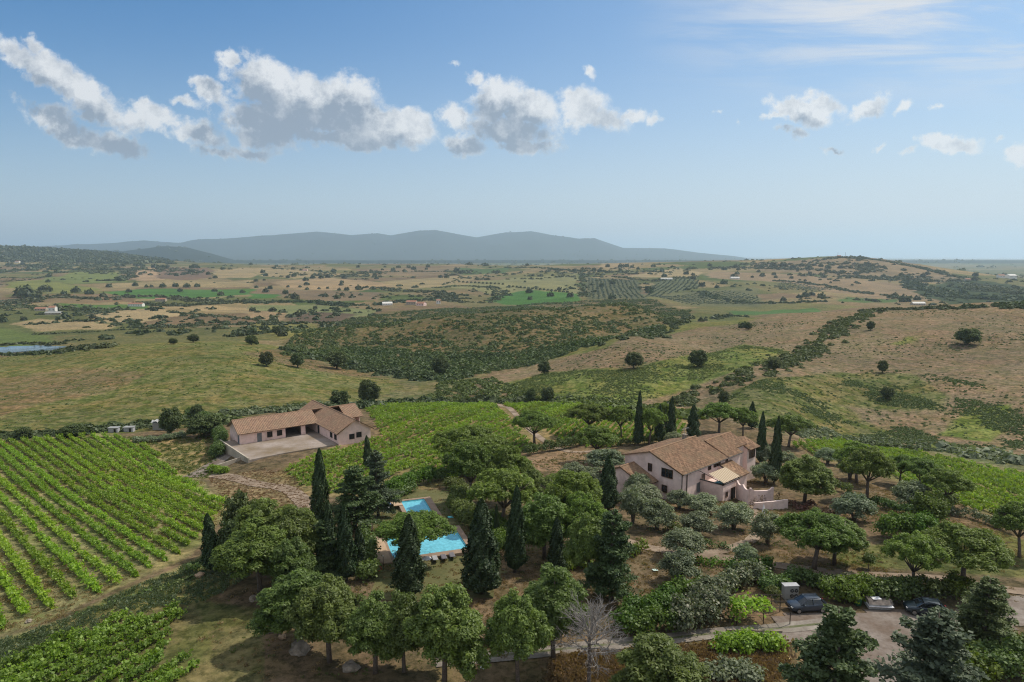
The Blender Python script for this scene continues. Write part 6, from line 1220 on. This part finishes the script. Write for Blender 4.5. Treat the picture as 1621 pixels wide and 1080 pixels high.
# far single oaks: one small shared mesh per variety
FM = []
for k in range(5):
    v, f = blob_template(110, 40 + k, .40, 1.0); v = v * [1, 1, 1] + [0, 0, .12]; tb = MB().tube([(0, 0, -.1), (0, 0, .3)], .07, 5); FM.append(mesh_np('far_oak', v, f, [M['faroak']]))
FAR = [(72, 462, 17), (40, 470, 26), (60, 474, 14), (76, 447, 7), (245, 424, 10), (256, 424, 6), (265, 423, 7), (303, 432, 10), (222, 435, 6), (229, 433, 6), (192, 445, 12), (214, 453, 9), (173, 455, 9), (232, 455, 6), (240, 455, 6), (258, 455, 10), (278, 454, 9), (296, 455, 10), (312, 454, 8), (340, 462, 8), (204, 463, 9), (285, 462, 8), (352, 427, 6), (322, 430, 5), (330, 435, 7), (120, 463, 13), (60, 466, 12), (142, 466, 12), (384, 464, 8), (350, 468, 10), (416, 432, 7), (421, 437, 7), (465, 438, 7), (456, 440, 6), (495, 441, 8), (509, 441, 8), (519, 440, 8), (541, 448, 6), (540, 452, 7), (545, 441, 8), (406, 456, 6), (456, 455, 5), (475, 455, 5), (486, 459, 6), (505, 458, 5), (452, 465, 9), (515, 470, 9), (534, 473, 10), (542, 468, 7), (467, 473, 13), (421, 463, 10), (557, 468, 4), (568, 459, 11), (549, 460, 8), (537, 460, 6), (400, 493, 10), (433, 509, 15), (432, 493, 10), (471, 501, 12), (480, 497, 10), (499, 489, 7), (534, 492, 9), (421, 525, 11), (448, 532, 15), (400, 530, 16), (402, 545, 14), (723, 430, 10), (733, 431, 6), (697, 440, 7), (707, 440, 8), (675, 427, 5), (640, 430, 6), (655, 427, 8), (593, 437, 7), (844, 437, 5), (857, 438, 6), (875, 437, 5), (831, 447, 4), (911, 442, 4), (1334, 432, 7), (1330, 425, 7), (1346, 425, 6), (1362, 423, 8), (1372, 421, 10), (1380, 423, 9), (1349, 452, 4), (1416, 470, 10), (1432, 478, 16), (1382, 477, 6), (1334, 480, 4), (1452, 475, 10), (1427, 437, 8), (1440, 441, 8), (1468, 435, 8), (1136, 469, 6), (1135, 456, 7), (1088, 512, 5), (1177, 519, 14), (1110, 509, 10), (1076, 512, 9), (1090, 510, 8), (1063, 513, 8), (1116, 508, 7), (1275, 470, 12), (1285, 468, 10), (1300, 472, 12), (1265, 472, 9), (1240, 476, 9), (1315, 448, 4), (1228, 440, 6), (1253, 441, 6), (1205, 425, 9), (1216, 418, 5), (1226, 424, 10), (1240, 422, 11), (1255, 425, 9), (1269, 422, 8), (1282, 424, 6), (1000, 424, 6), (940, 428, 6), (962, 423, 7), (983, 424, 9), (992, 423, 8), (950, 431, 9), (910, 430, 7), (880, 428, 5), (1010, 427, 6), (1048, 429, 6)]
groups = {}
def faroak(p, s_, label, grp, nm='oak_tree', cat='oak'):
    o = bpy.data.objects.new(nm, FM[int(rng.integers(5))]); C.objects.link(o); o.location = p; o.scale = (s_, s_, s_ * 1.15); o.rotation_euler = (0, 0, rng.random() * 6.28); tag(o, label, cat, grp)
def region(px, py):
    a = 'left' if px < 400 else 'middle' if px < 900 else 'right'; return f'small round dark oak standing in the far fields on the {a}', f'far field oaks on the {a}'
for px, py, s_ in FAR:
    p = G(px, py); lab, grp = region(px, py); faroak(p, s_ * .5 * depth(p) / F * 1.05, lab, grp)
for px in np.linspace(806, 898, 16): p = G(px, 454 + (px - 806) * .10); faroak(p, 3.2, 'small round tree in the field boundary row above the bright green field', 'trees of the far boundary row')
for px in np.linspace(727, 796, 12): p = G(px, 447 + (px - 727) * .055); faroak(p, 3.4, 'small round tree in the even row across the pale green field', 'trees of the even far row')
xs_ = rng.uniform(0, 1621, 400); cnt = 0
for px in xs_:
    py = rng.choice([rng.uniform(419, 440), rng.uniform(440, 475), rng.uniform(475, 515)], p=[.5, .35, .15])
    if cnt >= 105: break
    if (px > 520 and py > 478) or (px > 1050 and py > 455): continue
    p = G(px, py); n_ = vn(p.x / 300, p.y / 300, 91)
    if n_ < .02: continue
    lab, grp = region(px, py); faroak(p, rng.uniform(2.5, 6) * (1 + p.y / 4000), lab, grp); cnt += 1
# hedgerows and woods in the distance
for pts, n_, wd, s0, s1, lab in [
    ([(0, 447), (60, 441), (95, 431), (150, 430), (190, 430), (215, 432)], 140, 6, 2.5, 4.5, 'dark hedgerow around the far left green field'), ([(10, 482), (40, 478), (80, 470), (150, 474), (230, 470), (330, 478), (400, 476)], 240, 22, 3, 7, 'dark wood line in front of the bright green field'), ([(0, 490), (30, 486), (70, 488), (130, 490), (200, 491)], 140, 20, 3, 6, 'dark grove around the left farms'),
    ([(150, 446), (200, 440), (205, 430), (220, 424)], 110, 26, 4, 8, 'dark copse beside the pinkish field'), ([(225, 480), (300, 484), (360, 480), (400, 478)], 130, 18, 3, 6, 'trees around the farmhouse on the left plain'), ([(270, 494), (330, 500), (400, 506), (450, 512), (540, 512)], 130, 7, 2, 4, 'dark hedgerow beyond the left hill'), ([(60, 530), (120, 527), (200, 522), (300, 518), (420, 510)], 150, 6, 1.4, 2.8, 'scrubby hedgerow beyond the pond field'),
    ([(100, 556), (140, 552), (160, 550)], 36, 8, 2, 4, 'dark bushes right of the pond'), ([(0, 547), (40, 544), (100, 545)], 50, 6, 1.5, 3.2, 'bushes along the far bank of the pond'), ([(0, 562), (60, 560), (110, 557)], 60, 5, 1.5, 3.0, 'bushes along the near bank of the pond'), ([(350, 533), (400, 530), (450, 522)], 50, 10, 2.4, 4.5, 'dark bushes behind the left hill crest'),
    ([(400, 480), (480, 478), (560, 484), (640, 478), (700, 474)], 200, 20, 3, 6, 'tree belt around the farm in the middle distance'), ([(520, 438), (600, 432), (660, 430), (740, 432)], 90, 14, 3, 6, 'tree line on the middle ridge'), ([(600, 456), (650, 462), (700, 465), (720, 478)], 160, 26, 3, 6, 'dark copse in the middle distance'), ([(690, 456), (740, 453), (790, 462), (775, 478), (720, 478)], 200, 16, 2.2, 4, 'dark scrub rim of the small round hill'),
    ([(700, 452), (740, 440), (800, 436)], 60, 8, 2, 4, 'hedgerow left of the pale green field'), ([(920, 428), (922, 445), (924, 470)], 120, 10, 3, 6, 'dark upright tree strip beside the olive grove'), ([(800, 424), (860, 425), (930, 430), (1000, 430), (1060, 432)], 180, 22, 3, 6.5, 'dark trees along the central far ridge'), ([(930, 438), (990, 440), (1030, 445), (1100, 438)], 120, 14, 3, 6, 'tree line above the olive grove'),
    ([(1120, 425), (1180, 424), (1260, 426), (1330, 432)], 160, 24, 3, 7, 'dark trees along the right far slope'), ([(1110, 462), (1150, 475), (1240, 480), (1290, 478)], 120, 16, 3, 5.5, 'trees in the right valley'), ([(1230, 445), (1300, 452), (1330, 458), (1400, 468), (1430, 474)], 150, 12, 3, 6, 'hedgerow winding down the right far hill'), ([(1340, 438), (1400, 440), (1440, 438)], 110, 16, 4, 7, 'dark wood on the far hill flank'),
    ([(1345, 409), (1400, 414), (1450, 423), (1490, 433), (1540, 442)], 220, 14, 4, 8, 'dark wood following the skyline of the far hill'), ([(1310, 410), (1345, 408), (1370, 409)], 60, 12, 5, 9, 'pines on top of the far hill'), ([(1440, 447), (1490, 462), (1520, 470), (1560, 474), (1621, 474)], 300, 30, 5, 9, 'dark woodland below the far hill on the right'), ([(1560, 455), (1600, 462), (1680, 468)], 260, 70, 5, 9, 'dark woodland at the right edge of the plain'),
    ([(1180, 500), (1150, 500), (1130, 505)], 30, 8, 2, 4, 'bushes behind the dry slope crest'), ([(0, 408), (60, 412), (150, 424), (205, 428)], 240, 50, 5, 10, 'wood edge under the far forested hill'), ([(0, 432), (60, 425), (160, 428)], 140, 40, 4, 8, 'scattered olives and trees on the far left slope')]:
    belt(pts, n_, wd, s0, s1, 'faroak', lab, T_=BT)
q = []
for _ in range(4200):
    r_ = 700 * (4.8 ** rng.random()); a = rng.uniform(-.66, .66); x, y = r_ * math.sin(a), r_ * math.cos(a); u_ = x / y
    if u_ > .05 and r_ < 1000 or (u_ > .2 and r_ < 1250): continue
    if vn(np.float64(x / 260), np.float64(y / 170), 97) + .5 * vn(np.float64(x / 60), np.float64(y / 60), 98) + (.10 if u_ > .1 else 0) - (.12 if r_ < 1300 else 0) > .24: q.append((x, y))
q = np.array(q); scatter('scattered_woods', q, (2.0 + 3.4 * rng.random(len(q)) ** 2) * (1 + q[:, 1] / 4500), 'faroak', 'scattered woods and thickets between the far fields')
q = rand_in([(1120, 424), (1200, 416), (1260, 412), (1345, 408.5), (1480, 425), (1530, 445), (1440, 447), (1300, 440), (1200, 432)], 420, lambda x, y: np.clip(.3 + 2.5 * fbm(x, y, 120, 111, 3), .03, 1)); scatter('scattered_woods', q, 4 + 5 * rng.random(len(q)) ** 2, 'faroak', 'dark shrubs and oaks spread over the far right hill')
q = rand_in([(0, 400), (160, 420), (220, 424), (700, 428), (900, 425), (1100, 424), (1180, 432), (1000, 436), (700, 445), (500, 440), (300, 436), (0, 432)], 900, lambda x, y: np.clip(.1 + 2.5 * fbm(x, y, 160, 113, 3), .01, 1)); scatter('scattered_woods', q, 4 + 5 * rng.random(len(q)) ** 2, 'faroak', 'thin tree cover along the farthest low ridges')
# plain beyond: tree masses
q = []
for _ in range(2600):
    r_ = 3000 * (6 ** rng.random()); a = rng.uniform(-.68, .68); x, y = r_ * math.sin(a), r_ * math.cos(a)
    if fbm(np.float64(x), np.float64(y), 900, 95, 3) > .02: q.append((x, y))
q = np.array(q); scatter('far_woods', q, 9 + 14 * rng.random(len(q)), 'faroak', 'dark hedges and woods over the distant plain')
q = []
for _ in range(2600):
    u_x = rng.uniform(-.80, -.50); y = rng.uniform(3300, 4600); q.append((u_x * y, y))
q = np.array(q); scatter('hill_forest', q, 9 + 9 * rng.random(len(q)), 'faroak', 'forest covering the far left hill')
# olive groves: rows of small grey trees
def grove(pts, a, b, sp, s_, label):
    poly = wpoly(pts); A = G(*a); B = G(*b); d = np.array([B.x - A.x, B.y - A.y]); d /= np.linalg.norm(d); nn = np.array([-d[1], d[0]]); P = np.array(poly); q = []
    for u in np.arange((P @ d).min(), (P @ d).max(), sp):
        for v_ in np.arange((P @ nn).min(), (P @ nn).max(), sp * 1.4): p_ = d * u + nn * v_ + rng.normal(size=2) * .9; q.append(p_)
    q = np.array(q); q = q[inpoly(q[:, 0], q[:, 1], poly)]; q = q[:4000]; scatter('olive_grove', q, s_ * (.8 + .4 * rng.random(len(q))), 'oliveg', label)
M['oliveg'] = leaf('distant olive leaves', (.045, .065, .040), (.095, .120, .080), transl=.2)
grove([(1030, 455), (1070, 438), (1100, 440), (1112, 455), (1060, 465), (1022, 470)], (1060, 460), (1090, 440), 7.5, 1.9, 'striped olive grove on the far slope'); grove([(932, 440), (1010, 446), (1020, 473), (932, 473)], (935, 470), (935, 445), 7, 1.7, 'wide olive grove beside the upright tree strip'); grove([(1022, 468), (1150, 460), (1200, 468), (1200, 482), (1095, 483)], (1060, 480), (1150, 462), 8, 1.8, 'sparse olive grove in the right valley'); grove([(0, 476), (30, 474), (50, 484), (0, 490)], (5, 486), (40, 476), 9, 2.6, 'olive grove at the far left'); grove([(110, 488), (165, 488), (185, 495), (130, 502)], (115, 498), (150, 489), 9, 2.4, 'olive grove beside the left farm'); grove([(1240, 447), (1320, 458), (1290, 462), (1220, 455)], (1240, 455), (1300, 460), 10, 2.4, 'orchard on the right far slope')
# dry grass tufts near the bottom
q = rand_in([(880, 1040), (1060, 1028), (1240, 1016), (1250, 1060), (1200, 1110), (850, 1110)], 1500); GT = []
for k in range(4):
    rg = np.random.default_rng(70 + k); n_ = 16; P = rg.normal(size=(n_, 3)) * [.35, .35, 0] + [0, 0, .25]; Nn = np.stack([rg.normal(size=n_), rg.normal(size=n_), 0 * P[:, 0]], 1); v, f = leaves(P, Nn, .34, .45, .4, rg); GT.append((v, f))
scatter('dry_grass', q, .7 + .6 * rng.random(len(q)), 'drygrass', 'dry straw coloured grass below the track', GT, 0)
q = rand_in([(180, 690), (330, 690), (345, 720), (330, 760), (290, 752), (240, 712)], 500); scatter('rough_grass', q, .5 + .5 * rng.random(len(q)), 'scrub', 'rough weeds between vineyard and winery', GT, 0)
q = rand_in([(-40, 1060), (0, 1015), (110, 980), (220, 928), (320, 885), (400, 910), (330, 950), (200, 975), (0, 1065)], 900); scatter('rough_grass', q, .5 + .4 * rng.random(len(q)), 'reed', 'dry green grass on the bank below the left vineyard', GT, 0)
q = rand_in([(330, 960), (420, 880), (600, 780), (760, 750), (900, 715), (1060, 720), (1300, 740), (1480, 800), (1621, 860), (1621, 960), (1400, 940), (1200, 930), (1100, 960), (980, 1020), (700, 1060), (400, 1080), (300, 1040)], 7000, lambda x, y: np.clip(.35 + 2.2 * fbm(x, y, 9, 101, 3), .04, 1)); scatter('rough_grass', q, .28 + .38 * rng.random(len(q)) ** 2, 'drygrass', 'dry weeds and litter over the garden soil', GT, 0)
q = rand_in([(330, 960), (420, 880), (600, 780), (760, 750), (900, 715), (1060, 720), (1300, 740), (1480, 800), (1621, 860), (1621, 960), (1400, 940), (1200, 930), (1100, 960), (980, 1020), (700, 1060), (400, 1080), (300, 1040)], 3500, lambda x, y: np.clip(.2 + 2.6 * fbm(x, y, 12, 103, 3), .02, 1)); scatter('low_weeds', q, .25 + .35 * rng.random(len(q)) ** 2, 'hedge', 'small green weeds over the garden soil', GT, 0)
q = rand_in([(-60, 1015), (100, 980), (330, 850), (365, 800), (300, 745), (180, 688), (0, 694), (-60, 700)], 5000, lambda x, y: np.clip(.3 + 2.4 * fbm(x, y, 9, 105, 3), .03, 1)); scatter('rough_grass', q, .25 + .3 * rng.random(len(q)), 'drygrass', 'dry grass between the left vineyard rows', GT, 0)
q = rand_in([(330, 757), (420, 742), (500, 745), (560, 712), (590, 704), (470, 762), (500, 800), (500, 850), (430, 800), (350, 790)], 1500); scatter('rough_grass', q, .25 + .3 * rng.random(len(q)), 'drygrass', 'dry grass around the winery track', GT, 0)
# ------------------------------------------------------------------ haze
hb = MB().box(-64000, 64000, -30000, 64000, -90, 900); hm = bpy.data.materials.new('air'); hm.use_nodes = True; ht_ = hm.node_tree; ht_.nodes.clear()
ho_ = ht_.nodes.new('ShaderNodeOutputMaterial'); hv = ht_.nodes.new('ShaderNodeVolumePrincipled'); hv.inputs['Color'].default_value = (.66, .84, 1.0, 1); hv.inputs['Density'].default_value = HAZE_DENSITY; hv.inputs['Anisotropy'].default_value = .35
ht_.links.new(hv.outputs[0], ho_.inputs['Volume']); ho = hb.obj('haze', hm); tag(ho, 'pale blue haze over the distant hills', None, kind='stuff')
print('objects', len(bpy.data.objects))
